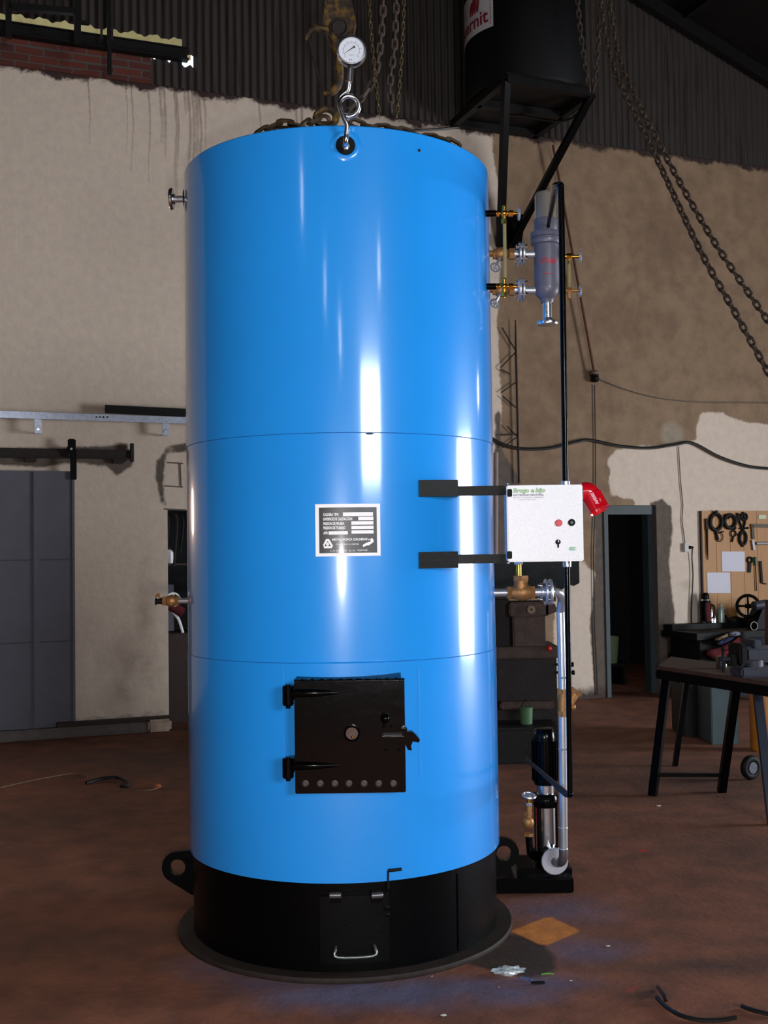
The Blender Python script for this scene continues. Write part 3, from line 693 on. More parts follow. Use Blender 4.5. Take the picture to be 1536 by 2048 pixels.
u, v = pc(385, 845); mb.text('METALURGICA CALDERAS s.r.l.', .0115, PLF, u, v, .0004, sx=.98, bold=.0003)
u, v = pc(470, 955); mb.text('CALDERAS A VAPOR', .0085, PLF, u, v, .0004, sx=1.1)
u, v = pc(345, 1095); mb.text('L. N. ALEM 1250   Bs. As.   MISIONES  -', .0085, PLF, u, v, .0004, sx=1.05)
# triangular emblem and boot-shaped map emblem
tri_o = [pc(*p) for p in ((250, 825), (315, 825), (402, 980), (372, 1035), (205, 1035), (182, 960))]; tri_i = [pc(*p) for p in ((275, 880), (292, 880), (355, 985), (350, 990), (215, 990), (215, 980))]
k = len(mb.v); mb.add([PLF(*p, .0004) for p in tri_o+tri_i], [(i, (i+1) % 6, 6+(i+1) % 6, 6+i) for i in range(6)])
mb.add([PLF(*pc(*p), .0005) for p in ((262, 905), (302, 905), (318, 955), (300, 985), (262, 985), (250, 950))], [(0, 1, 2, 3, 4, 5)])
mb.add([PLF(*pc(*p), .0005) for p in ((1068, 1000), (1085, 960), (1180, 915), (1250, 900), (1255, 840), (1280, 818), (1305, 840), (1325, 880), (1315, 910), (1210, 985), (1160, 985), (1090, 1018))], [tuple(range(12))])
part('plate_lettering', mb, WHITE, pl)

# brackets that carry the control box
YB0, YB1 = 4.335, 4.40
for (yt, yb, at_, ab) in ((960, 992, 971, 990), (1104, 1136, 1108, 1126)):
    a = pt(838, yt, YB0); b = pt(912, yb, YB0)
    g_ = pt(1012, (at_+ab)/2, YB1); s_ = pt(905, (at_+ab)/2, YB1)
    m_ = MB().prism([(a.x, YB0, b.z), (b.x+.01, YB0+.02, b.z), (b.x+.01, YB0+.17, b.z), (a.x, YB0+.03, b.z)], (0, 0, a.z-b.z))
    m_.box(((g_.x+s_.x)/2, YB1+.01, g_.z), (g_.x-s_.x, .03, (ab-at_)*YB1/FPX), 0, .003)
    part('box_bracket', m_, BLACKM, boiler)

# steam nozzle on the left, upper
c = pt(380, 398, 4.9); e = pt(347, 398, 4.9)
nz_ = part('nozzle_pipe', MB().cyl(Vector((TX-TR+.02, c.y, c.z)), Vector((e.x, e.y, c.z)), .0145), GALV, boiler)
part('nozzle_flange', MB().cyl(Vector((e.x+.008, e.y, c.z)), Vector((e.x-.0, e.y, c.z)), .022).cyl(Vector((e.x, e.y, c.z)), Vector((e.x-.016, e.y, c.z)), .047, ch=.003), STEEL, nz_)
part('cladding_collar', MB().cyl(Vector((TX-TR+.0, c.y, c.z)), Vector((TX-TR-.004, c.y, c.z)), .042), DARKI, boiler)

# drain valve, left lower
c = pt(343, 1202, 4.9); px_ = lambda x, y=1202, Y=4.9: pt(x, y, Y)
dv = thing('drain_valve', 'small bronze valve with white handwheel on the left side of the boiler', 'valve', c)
part('inlet_pipe', MB().cyl(Vector((TX-TR+.02, 4.9, c.z)), px_(356), .012), GALV, dv)
part('valve_body', MB().sph(c, .026, 20, (1.15, 1, 1)).hexn(px_(358), px_(353), .022).hexn(px_(333), px_(326), .022), BRONZE, dv)
part('outlet_plug', MB().cyl(px_(327), px_(313, 1203), .015, .011).cyl(px_(313, 1203), px_(311, 1203), .016), DARKI, dv)
whc = pt(347, 1199, 4.99)
part('handwheel', MB().torus(whc, (0, 1, 0), .028, .0045, 28, 8).bar(whc+Vector((-.028, 0, 0)), whc+Vector((.028, 0, 0)), .007, .005).bar(whc+Vector((0, 0, -.028)), whc+Vector((0, 0, .028)), .007, .005).cyl(whc, c, .006), WHITE, dv)
part('sealing_thread', MB().tube(smooth([px_(322, 1196), px_(314, 1190), px_(318, 1187), px_(311, 1193), px_(320, 1190)]), .003, 5), BRONZE, dv)

# ------------------------------------------------------------------ pressure gauge on pigtail siphon
YG = 4.18
pg = thing('pressure_gauge', 'round white-faced pressure gauge on a looped steel siphon pipe at the boiler top', 'gauge', pt(691, 292, 4.25))
th, z = tank(691, 291)
part('entry_disc', MB().cyl(tc_(th, z, TR-.005), tc_(th, z, TR+.006), .037, ch=.002), BLACKP, pg)
c0 = tc_(th, z-.01, TR+.005)
part('glint_rim', MB().lathe([(.036, 0), (.040, .0035), (.046, .0042), (.053, .003), (.062, -.001)], tc_(th, z, TR), tc_(th, z, TR+1)-tc_(th, z, TR), 40), BLUE, shell)  # shallow ring, added so its curve catches a glint round the disc
part('entry_nut', MB().hexn(tc_(th, z-.012, TR+.0), tc_(th, z-.012, TR+.03), .015), STEEL, pg)
lp = pt(699, 213, YG+.005); RL = pt(718, 213, YG).x-lp.x
path = [tc_(th, z-.012, TR+.02), pt(691, 284, YG-.0), pt(693, 268, YG-.005), pt(694, 250, YG-.012), pt(688, 236, YG-.015)]
for k in range(0, 11):
    t = math.radians(205-36*k*1.0); path.append(Vector((lp.x+RL*math.cos(t), YG-.014+.028*k/10, lp.z+RL*math.sin(t))))
path += [pt(679, 200, YG+.014), pt(684, 190, YG+.012), pt(694, 182, YG+.01), pt(697, 172, YG+.006), pt(698, 160, YG)]
part('siphon_pipe', MB().tube(smooth(path, 5), .0095, 12), STEEL, pg)
part('gauge_socket', MB().cyl(pt(698, 164, YG), pt(700, 138, YG), .0145, ch=.002).hexn(pt(700, 140, YG), pt(701, 133, YG), .012), STEEL, pg)
g = pt(703, 102, YG); gr = .0560; ax = Vector((0, -1, 0))
case = part('gauge_case', MB().lathe([(0, -.03), (gr*.94, -.03), (gr, -.024), (gr, .006), (gr*.97, .011), (gr*.86, .012), (gr*.83, .004), (0, .004)], g, ax, 48), STEEL, pg)
part('dial_face', MB().cyl(g+ax*.003, g+ax*.006, gr*.83, n=48), DIAL, pg)
GF = lambda u, v, o: g+Vector((u, -.0062-o, v))
mb = MB(); n = 40
def arc(r0, r1, a0, a1, o=.0003, n=40):
    vs = []; 
    for i in range(n+1):
        t = math.radians(a0+(a1-a0)*i/n); vs += [GF(r0*math.cos(t), r0*math.sin(t), o), GF(r1*math.cos(t), r1*math.sin(t), o)]
    mb.add(vs, [(2*i, 2*i+1, 2*i+3, 2*i+2) for i in range(n)])
arc(.0295, .0305, -45, 225)
for k in range(11):
    t = math.radians(225-27*k); mb.add([GF(r*math.cos(t+s), r*math.sin(t+s), .0003) for r, s in ((.030, -.015), (.035, -.012), (.035, .012), (.030, .015))], [(0, 1, 2, 3)])
for k in range(0, 11, 2):
    t = math.radians(225-27*k); mb.text(str(k), .0055, GF, .0375*math.cos(t), .0375*math.sin(t), .0003, 'CENTER')
mb.text('kg/cm2', .006, GF, 0, -.018, .0003, 'CENTER')
for x in (-.0035, .0035): mb.add([GF(x-.004+.0022*math.cos(t), -.036+.0022*math.sin(t), .0004) for t in [PI*k/4 for k in range(8)]], [tuple(range(8))])
part('dial_marks', mb, INK, pg)
part('needle', MB().prism([GF(.012, .0105, .001), GF(.008, .0135, .001), GF(-.026, -.0115, .001), GF(-.0265, -.0125, .001)], (0, -.0008, 0)).cyl(GF(.010, .012, .0008), GF(.010, .012, .0025), .0045), INK, pg)
GLS = mat('clear_gauge_glass', (255, 255, 255), .03); GLS.node_tree.nodes['Principled BSDF'].inputs['Alpha'].default_value = .06
part('lens', MB().lathe([(gr*.83, .0095), (gr*.83, .0105), (0, .0105)], g, ax, 32), GLS, pg)

# ------------------------------------------------------------------ sight glass (outer) and level controller
def wheelx(mb, c, r, rr=.003, axis=(1, 0, 0)):
    mb.torus(c, axis, r, rr, 20, 6)
    x, y, z_ = frame(axis)
    for t in (0, PI/3, 2*PI/3):
        d_ = (x*math.cos(t)+y*math.sin(t))*r; mb.tube([c-d_, c+d_], rr*.7, 5)
    return mb
YS = 4.74
sgz = thing('water_level_glass', 'vertical water level glass between two yellow brass cocks at the boiler right edge', 'gauge glass', pt(1009, 573, YS))
for py in (427, 573):
    X = lambda x, dy=0: pt(x, py+dy, YS)
    part('black_nipple', MB().cyl(Vector((TX+TR*.95-.02, YS, X(985).z)), X(992), .0135), BLACKG, sgz)
    cock = part('brass_cock', MB().cyl(X(991), X(1000), .010).hexn(X(993), X(998), .014).hexn(X(1003), X(1014), .0125).cyl(X(1008, -14), X(1008, 20), .0085).hexn(X(1008, 12), X(1008, 20), .0125).sph(X(1008), .0135, 14).cyl(X(1014), X(1030), .0075).hexn(X(1017), X(1026), .014).cyl(X(1026), X(1040), .0045).sph(X(1008, -14), .0075, 10).sph(X(1008, 22), .006, 10), BRASS, sgz)
    part('cock_handwheel', wheelx(MB(), X(1038), .026, .004), GALV, cock)
part('glass_tube', MB().cyl(pt(1009, 448, YS), pt(1010, 556, YS), .0075), GLASS, sgz)

YC = 4.98
lcn = thing('level_controller', 'grey cylindrical level controller with chrome cap mounted right of the boiler', 'level controller', pt(1096, 645, YC))
X = lambda x, y, Y=YC: pt(x, y, Y)
for py in (508, 580):
    vb = part('isolating_valve', MB().cyl(Vector((TX+TR*.97-.03, YC-.03, X(985, py).z)), X(990, py), .014).sph(X(1002, py), .034, 20, (1.15, .9, .9)).hexn(X(1018, py), X(1028, py), .026).hexn(X(986, py), X(991, py), .024), BRONZE, lcn)
    part('flange', MB().cyl(X(1027, py), X(1036, py), .02).cyl(X(1037, py), X(1041.5, py), .051, ch=.002).cyl(X(1044, py), X(1048.5, py), .051, ch=.002), GALV, lcn)
    for k in range(4):
        t = PI/4+k*PI/2; d_ = Vector((0, math.cos(t)*.037, math.sin(t)*.037)); part('flange_bolt', MB().hexn(X(1031, py)+d_, X(1036, py)+d_, .010).cyl(X(1036, py)+d_, X(1053, py)+d_, .0055).hexn(X(1049, py)+d_, X(1053, py)+d_, .010), STEEL, lcn)
    part('connecting_pipe', MB().cyl(X(1048, py+1), X(1072, py+1), .0165).cyl(X(1066, py+1), X(1070, py+1), .019), GALV, lcn)
    part('valve_lever', wheelx(MB().tube([X(1000, py+8, YC-.03), X(992, py+22, YC-.04)], .006, 6), X(990, py+27, YC-.04), .02, .0035, (.3, -.9, .2)), GALV, vb)
zz = lambda y: X(1093, y).z
B0 = Vector((X(1093, 540).x, YC, 0))
def L_(*ps): return [(r, zz(y)) for (r, y) in ps]
body = part('float_chamber', MB().lathe(L_((0, 606), (.027, 606), (.029, 600), (.036, 597), (.048, 592), (.056, 583), (.057, 576), (.057, 492), (.068, 490), (.070, 488), (.070, 482), (.062, 480), (.062, 478), (.071, 476), (.071, 470), (.068, 466), (.05, 464), (.03, 462), (.03, 456), (0, 456)), B0, n=40), GREYP, lcn)
part('controller_cap', MB().lathe(L_((0, 458), (.047, 458), (.049, 455), (.049, 438), (.0465, 436), (.0465, 392), (.040, 386), (0, 385)), B0, n=40), mat('satin_chrome_cap', (235, 224, 210), .3, .85, .06, 8), lcn)
part('cap_collar', MB().lathe(L_((.03, 464), (.05, 463), (.052, 458), (.052, 441), (.0495, 439), (.03, 439)), B0, n=40), GREYP, lcn)
part('drain_pipe', MB().lathe(L_((0, 642), (.021, 642), (.021, 604), (0, 604)), B0, n=28), STEEL, lcn)
part('drain_flange', MB().lathe(L_((0, 650), (.046, 650), (.048, 648), (.046, 643), (.024, 641), (.022, 636), (0, 636)), B0, n=36), STEEL, lcn)
DF = lambda u, v, o: Vector((B0.x+(.0575+o)*math.sin(u/.0575), YC-(.0575+o)*math.cos(u/.0575), v))
part('maker_script', MB().text('Oelta', .038, DF, -.036, zz(527), .0006, sx=.85, shear=.3, bold=.001), REDINK, body)
part('level_mark', MB().patch(DF, -.022, .016, zz(554.5), zz(552.5), 6, 1, .0008), REDINK, body)
# second, slimmer glass at the far side of the controller
for py in (513, 581):
    cock = part('side_cock', MB().cyl(X(1118, py), X(1135, py), .011).hexn(X(1133, py), X(1142, py), .015).cyl(X(1141, py), X(1160, py), .007).cyl(X(1138, py-6), X(1138, py+16), .007).sph(X(1139, py), .013, 12), BRASS if py == 513 else BRONZE, lcn)
    part('side_handwheel', wheelx(MB(), X(1160, py+1), .024, .004), GALV, cock)
part('side_glass', MB().cyl(X(1138, 522), X(1138, 575), .007), GLASS, lcn)

# ------------------------------------------------------------------ conduit
YP = 4.44
cn = thing('cable_conduit', 'long upright black pipe passing behind the silver control box', 'pipe', pt(1140, 1592, YP))
part('upper_pipe', MB().cyl(pt(1122, 372, YP), pt(1131, 972, YP), .0125, n=16).sph(pt(1122, 372, YP), .0135, 12), BLACKG, cn)
part('lower_pipe', MB().cyl(pt(1134, 1120, YP), pt(1140, 1588, YP), .0115, n=16).sph(pt(1140, 1588, YP), .014, 12), BLACKG, cn)
part('upper_arm', MB().tube([pt(1121, 370, YP), pt(1112, 372, YP+.06), pt(1108, 390, YP+.2), pt(1097, 452, YC-.06)], [.014, .016, .013, .009], 12), BLACKG, cn)
part('lower_arm', MB().tube([pt(1140, 1590, YP), pt(1132, 1588, YP+.05), pt(1052, 1518, 5.2)], [.014, .013, .008], 12), RUSTB, cn)
part('gland', MB().cyl(pt(1131, 962, YP), pt(1131, 972, YP), .018, ch=.002), GALV, cn)
part('gland', MB().cyl(pt(1134, 1120, YP), pt(1134, 1134, YP), .017, ch=.002), GALV, cn)

# ------------------------------------------------------------------ control box
YX = 4.33
a, b = pt(1013, 971, YX), pt(1168, 1122, YX)
cb = thing('control_box', 'square silver electrical control box held by black brackets right of the boiler', 'control box', ((a.x+b.x)/2, YX, b.z))
cxx, czz = (a.x+b.x)/2, (a.z+b.z)/2; BW, BH = b.x-a.x, a.z-b.z
part('enclosure', MB().box((cxx+.003, YX+.10, czz), (BW-.010, .165, BH-.008), 0, .004), mat('blue_grey_box_side', (120, 134, 150), .5), cb)
part('box_door', MB().box((cxx, YX+.009, czz), (BW, .018, BH), 0, .004), SILVERBOX, cb)
BF = lambda u, v, o: Vector((a.x+u, YX-.0002-o, a.z-v))
kx = YX/FPX
def bp_(px, py): p = pt(px, py, YX); return p.x-a.x, a.z-p.z
for py in (986, 1110):
    u, v = bp_(1019, py); part('box_hinge', MB().box(BF(u, v, .004), (.018, .014, .029), 0, .002), BLACKP, cb)
for (px, py) in ((1015, 968), (1016, 1126)):
    part('hinge_pin', MB().sph(pt(px, py, YX+.01), .005, 10, (1.4, 1, 1)), STEEL, cb)
u, v = bp_(1117, 1046); part('red_pushbutton', MB().cyl(BF(u, v, 0), BF(u, v, .012), .0135, ch=.002), REDB, cb)
u, v = bp_(1143, 1045); kb = part('black_pushbutton', MB().lathe([(0, .006), (.007, .006), (.008, .010), (.0125, .010), (.0135, .007), (.0135, 0), (0, 0)], BF(u, v, 0), (0, -1, 0), 24), BLACKP, cb)
part('button_cap', MB().cyl(BF(u, v, .004), BF(u, v, .0085), .0055), mat('dark_teal_plastic', (50, 76, 84), .4), kb)
u, v = bp_(1116, 1084); part('selector_switch', MB().lathe([(0, .014), (.007, .014), (.0095, .006), (.010, 0), (0, 0)], BF(u, v, 0), (0, -1, 0), 20).box(BF(u, v+.012, .004), (.006, .008, .022), 0, .002), BLACKP, cb)
part('switch_pointer', MB().box(BF(u, v-.003, .0145), (.0025, .002, .008)), WHITE, cb)
u, v = bp_(1145, 1097.5); m_ = MB(); n = 24; hw, hr = .010, .0085; rr_ = []
for k in range(n): t = 2*PI*k/n; rr_.append(BF(u+(hw*.6 if math.cos(t) > 0 else -hw*.6)+hr*math.cos(t), v+.0075*math.sin(t), .0006))
m_.prism(rr_, (0, -.0006, 0)); part('green_sticker', m_, mat('mint_sticker', (150, 196, 172), .5), cb)
part('sticker_dot', MB().cyl(BF(u+.009, v, .001), BF(u+.009, v, .002), .0032), WHITE, cb)
BT = lambda u_, v_, o: BF(u_, -v_, o)
u, v = bp_(1026, 981.5); m_ = MB().text('Brogo e hijo', .024, BT, u, -v, .0006, sx=1.02, shear=.15, bold=.0016); part('green_lettering', m_, GREENINK, cb)
m_ = MB(); u, v = bp_(1026, 990.5); m_.text('ELECTRICIDAD INDUSTRIAL', .0092, BT, u, -v, .0006, sx=1.02, bold=.0003)
u, v = bp_(1026, 995.5); m_.text('TEL. 425714   CONSTANZA  CAMPANARIO', .0065, BT, u, -v, .0006, sx=.95)
u, v = bp_(1038, 999.5); m_.text('Leandro N. Alem   Mnes.', .0062, BT, u, -v, .0006, sx=1.05); part('violet_lettering', m_, PURPINK, cb)
# alarm horn
hn = thing('alarm_horn', 'glossy red alarm horn angled down from the side of the control box', 'alarm horn', pt(1180, 985, YX+.09))
YH = YX+.09
A_, B_ = pt(1183, 990, YH), pt(1199, 1020, YH-.02)
part('horn_mount', MB().tube(smooth([pt(1163, 984, YH), pt(1176, 984, YH), pt(1184, 993, YH)], 6), [.038]*13, 24), REDP, hn)
part('horn_bell', MB().lathe([(0, -.006), (.036, -.006), (.041, .0), (.0415, .066), (.043, .070), (.041, .072), (.037, .066), (.03, .02), (0, .02)], A_, B_-A_, 32), REDP, hn)
xx, yy, z3 = frame(B_-A_)
perp = Vector((z3.z, 0, -z3.x)).normalized(); axd = (B_-A_).normalized(); fr = axd.cross(perp).normalized(); fr = fr if fr.y < 0 else -fr
HF = lambda u_, v_, o: A_+axd*(.004+u_)+(perp*math.sin(v_/.0415)+fr*math.cos(v_/.0415))*(.0416+o)
part('horn_glint_letters', MB().text('SIRENA', .017, HF, .0, .003, .0006, sx=.9, bold=.0006).text('12 V', .009, HF, .03, -.014, .0006), mat('pink_white_glint', (250, 200, 210), .4), hn)  # invented pale letters, painted in place of glints on the red bell

# ------------------------------------------------------------------ feed water line
YW = 5.02; YV = 5.12
fw = thing('feed_water_line', 'silver feed water pipe with bronze valve running down the right of the boiler', 'pipe', pt(1128, 1700, YV))
X = lambda x, y=1185, Y=YW: pt(x, y, Y)
zf = X(1045).z
def xf(x, Y=YW): p = pt(x, 1185, Y); return Vector((p.x, Y, zf))
part('boiler_stub', MB().cyl(Vector((TX+TR-.05, YW, zf)), xf(1017), .0175), GALV, fw)
gv = part('globe_valve_body', MB().hexn(xf(1014), xf(1022), .031).hexn(xf(1061), xf(1069), .031).lathe([(0, 0), (.022, 0), (.029, .02), (.036, .05), (.038, .06), (.036, .07), (.029, .10), (.022, .107), (0, .107)], xf(1017.5), (1, 0, 0), 28).cyl(xf(1042), xf(1042)+Vector((0, 0, .075)), .033, .03).hexn(xf(1042)+Vector((0, 0, .052)), xf(1042)+Vector((0, 0, .075)), .036), BRONZE, fw)
part('valve_bonnet', MB().cyl(xf(1038)+Vector((0, 0, .075)), xf(1038)+Vector((0, 0, .125)), .0125), BRASS, gv)
wc = xf(1038)+Vector((0, 0, .125))
part('valve_nut', MB().hexn(wc, wc+Vector((0, 0, .014)), .021).cyl(wc+Vector((0, 0, .01)), wc+Vector((0, 0, .05)), .006), GALV, gv)
part('pipe_nipple', MB().cyl(xf(1066), xf(1092), .02).cyl(xf(1083), xf(1089), .03), GALV, fw)
part('pipe_flange', MB().cyl(xf(1089), xf(1094.5), .059, ch=.003).cyl(xf(1098), xf(1103.5), .059, ch=.003).cyl(xf(1094), xf(1099), .03), GALV, fw)
for k in range(4):
    t = PI/4+k*PI/2; d_ = Vector((0, math.cos(t)*.043, math.sin(t)*.043)); part('flange_bolt', MB().hexn(xf(1083)+d_, xf(1089)+d_, .0115).cyl(xf(1078)+d_, xf(1108)+d_, .006).hexn(xf(1104)+d_, xf(1109)+d_, .0115), STEEL, fw)
pa = [xf(1103), xf(1108), Vector((pt(1118, 1190, YW+.03).x, YW+.02, zf-.008)), Vector((pt(1122, 1200, YV-.02).x, YV-.04, zf-.035)), pt(1121, 1222, YV)]
part('elbow', MB().tube(smooth(pa, 6), .0195, 16), GALV, fw)
part('upper_run', MB().cyl(pt(1121, 1220, YV), pt(1125, 1380, YV), .0185), GALV, fw)
part('lower_run', MB().cyl(pt(1125, 1432, YV), pt(1127, 1700, YV), .0195), GALV, fw)
un = part('bronze_union', MB().hexn(pt(1125, 1378, YV), pt(1125, 1388, YV), .026).cyl(pt(1125, 1386, YV), pt(1125, 1424, YV), .021).hexn(pt(1125, 1422, YV), pt(1125, 1433, YV), .024), BRONZE, fw)
part('side_strainer', MB().tube([pt(1126, 1416, YV+.02), pt(1140, 1402, YV+.05), pt(1150, 1385, YV+.06)], [.018, .022, .024], 16).hexn(pt(1149, 1387, YV+.06), pt(1154, 1380, YV+.06), .028).sph(pt(1145, 1414, YV+.05), .016, 12), BRONZE, un)
mb = MB()
for y in (1355, 1498, 1655, 1697): mb.torus(pt(1126, y, YV), (0, 0, 1), .0195, .0035, 24, 8)
part('weld_ring', mb, GALV, fw)
YPF = 5.25
dc = pt(1109, 1722, YPF)
part('bottom_elbow', MB().tube(smooth([pt(1127, 1698, YV), pt(1127, 1712, YV+.005), pt(1124, 1722, YV+.03), Vector((dc.x+.01, YPF-.03, dc.z)), Vector((dc.x, YPF, dc.z))], 6), .021, 16), mat('dark_galvanised_elbow', (110, 104, 108), .4, .6), fw)
part('pump_connection_flange', MB().cyl(dc+Vector((0, -.012, 0)), dc+Vector((0, .004, 0)), .0615, ch=.003), mat('bright_zinc_flange', (190, 190, 200), .35, .4), fw)

# ------------------------------------------------------------------ pump
YQ = 5.42
pm = thing('feed_pump', 'upright black and stainless multistage pump on a black plinth right of the boiler', 'pump', pt(1090, 1770, YQ))
def zq(y): return pt(1091, y, YQ).z
PB = Vector((pt(1091, 1600, YQ).x, YQ, 0))
def LQ(*ps): return [(r, zq(y)) for (r, y) in ps]
part('motor_body', MB().lathe(LQ((0, 1568), (.052, 1568), (.054, 1560), (.054, 1475), (.050, 1462), (.040, 1456), (0, 1454)), PB, n=32), BLACKG, pm)
mb = MB()
for k in range(20):
    t = 2*PI*k/20; d_ = Vector((math.cos(t), math.sin(t), 0)); mb.bar(PB+d_*.057+Vector((0, 0, zq(1560))), PB+d_*.057+Vector((0, 0, zq(1480))), .004, .012, up=d_)
part('cooling_fins', mb, BLACKG, pm)
part('coupling_guard', MB().lathe(LQ((0, 1590), (.042, 1590), (.042, 1565), (0, 1565)), PB, n=28), STEEL, pm)
part('pump_head', MB().lathe(LQ((0, 1612), (.056, 1612), (.060, 1606), (.060, 1592), (.05, 1586), (0, 1586)), PB, n=32).box(PB+Vector((-.02, -.02, zq(1592))), (.10, .08, .035), 0, .01), BLACKG, pm)
sl = part('stainless_sleeve', MB().lathe(LQ((0, 1700), (.049, 1700), (.049, 1610), (0, 1610)), PB, n=36), STEEL, pm)
part('rating_label', MB().patch(lambda u, v, o: Vector((PB.x+(.0505+o)*math.sin(u), YQ-(.0505+o)*math.cos(u), v)), -1.35, -.95, zq(1642), zq(1614), 4, 1, .0006), REDINK, sl)
mb = MB()
for t in (.8, 2.35, 3.95, 5.5): d_ = Vector((math.cos(t), math.sin(t), 0))*.062; mb.cyl(PB+d_+Vector((0, 0, zq(1700))), PB+d_+Vector((0, 0, zq(1600))), .006)
part('tie_rod', mb, BLACKG, pm)
part('pump_foot', MB().lathe(LQ((0, 1752), (.075, 1752), (.078, 1745), (.075, 1730), (.062, 1722), (.062, 1698), (0, 1696)), PB, n=32).box(PB+Vector((0, 0, zq(1748)+.01)), (.2, .17, .035), 0, .008).cyl(Vector((dc.x, YPF+.003, dc.z)), Vector((dc.x, YQ, dc.z)), .045), BLACKG, pm)
q0, q1 = pt(985, 1781, 5.28), pt(1148, 1775, 5.28)
part('plinth', MB().box(((q0.x+q1.x)/2-.03, 5.28+.15, .035), (q1.x-q0.x+.06, .30, .07), 0, .006).box((q1.x-.13, 5.28+.16, .085), (.26, .24, .04), 0, .005), BLACKG, pm)
gvx = thing('gate_valve', 'small brass gate valve with pale handwheel at the pump inlet', 'valve', pt(1056, 1650, 5.34))
V = lambda x, y: pt(x, y, 5.34)
part('gate_body', MB().sph(V(1056, 1645), .03, 18, (.95, .9, 1.05)).cyl(V(1056, 1640), V(1058, 1612), .014).hexn(V(1056, 1630), V(1056, 1624), .022).hexn(V(1057, 1666), V(1057, 1672), .024), BRONZE, gvx)
part('stem', MB().cyl(V(1057, 1626), V(1058, 1592), .0085), BRASS, gvx)
part('bonnet_nut', MB().hexn(V(1058, 1611), V(1058, 1606), .0155), GALV, gvx)
part('inlet_wheel', wheelx(MB(), V(1058, 1591), .03, .0055, (.1, -.25, 1)), GALV, gvx)
part('inlet_elbow', MB().tube(smooth([V(1057, 1668), V(1059, 1690), V(1062, 1708), pt(1075, 1716, YQ-.03)], 5), .0165, 12).hexn(V(1062, 1700), V(1063, 1708), .024), BLACKG, gvx)

# ------------------------------------------------------------------ hoist, hook and chains over the boiler
YK = 5.35
hk = thing('hoist_hook', 'dirty yellow hoist hook block hanging behind the pressure gauge', 'hoist hook', pt(665, 190, YK))
H = lambda x, y, Y=YK: pt(x, y, Y)
part('hook_block', MB().prism([H(*p) for p in ((652, -60), (700, -60), (703, 0), (712, 40), (705, 75), (690, 92), (672, 92), (655, 78), (645, 45), (650, 0))], (0, .07, 0)), YELR, hk)
part('sheave_pin', MB().cyl(H(677, 55, YK-.02), H(677, 55, YK+.09), .035, ch=.004).torus(H(677, 55, YK-.012), (0, 1, 0), .042, .006), RUSTB, hk)
part('hook', MB().tube(smooth([H(662, 62), H(640, 56), H(622, 62), H(612, 80)], 6), [.010, .012, .013, .015, .016, .017, .018, .018, .018, .018, .018, .016, .014, .013, .012, .011, .010, .008, .006][:19], 10).tube(smooth([H(664, 70), H(674, 100), H(679, 140), H(676, 170), H(664, 184), H(650, 186), H(644, 178)], 5), [.020]*20+[.018, .017, .016, .015, .014, .013, .012, .010, .008, .006, .004], 12), YELR, hk)
part('safety_latch', MB().tube([H(618, 70), H(625, 110), H(640, 165), H(648, 180)], .006, 8), RUSTB, hk)
specs = [
    ('hand_chain', [(733, -120), (742, 60), (752, 160), (760, 244)], 5.15, .028, .0035, .018, CHB, 'thin brass-coloured hand chain just right of the pressure gauge'),
    ('hand_chain', [(812, -120), (806, 60), (800, 160), (793, 244)], 5.15, .028, .0035, .018, CHB, 'thin brass-coloured hand chain farther right, midway from gauge to hanging water drum'),
    ('load_chain', [(770, -100), (762, 80), (742, 170), (700, 218), (668, 226)], 5.2, .045, .006, .034, CHR, 'rusty load chain curving down to the boiler top behind the pressure gauge'),
    ('load_chain', [(795, -100), (790, 80), (780, 170), (786, 240)], 5.45, .045, .006, .034, CHR, 'rusty load chain hanging between the two thin hand chains'),
]
for (nm, ps, Y, pi_, r, wd, m_, lb) in specs:
    tag(finish(nm, chain_mb(MB(), smooth([pt(x, y, Y) for x, y in ps], 8), pi_, r, wd), m_), lb, 'chain', 'chains hanging over the boiler')
# slings lying on the boiler top
def topx(px, Y, dz=.0): p = pt(px, 250, Y); return Vector((p.x, Y, TOPB-.02+dz))
slg = [([(655, 240, 5.0), (628, 240, 4.95), (605, 256, 4.9), (572, 247, 4.9), (545, 254, 4.9), (500, 282, 4.9), (460, 305, 4.85)], 'rusty sling chain running down over the boiler top left of the siphon pipe'),
       ([(705, 244, 5.0), (740, 256, 5.0), (790, 258, 5.0), (840, 275, 5.0), (870, 276, 5.0), (905, 286, 5.0), (925, 302, 5.0)], 'rusty sling chain running down over the right part of the boiler top')]
for (ps, lb) in slg:
    tag(finish('sling_chain', chain_mb(MB(), smooth([pt(*p) for p in ps], 8), .055, .010, .052), mat('oily_sling_chain', (70, 52, 30), .6, .1, .4, 30)), lb, 'chain', 'sling chains on the boiler top')
tag(finish('lifting_ring', MB().torus(pt(652, 236, 5.0), (0, -1, .15), .045, .016, 28, 10), YELR), 'thick round dirty yellow ring resting on the boiler top behind the siphon', 'ring')

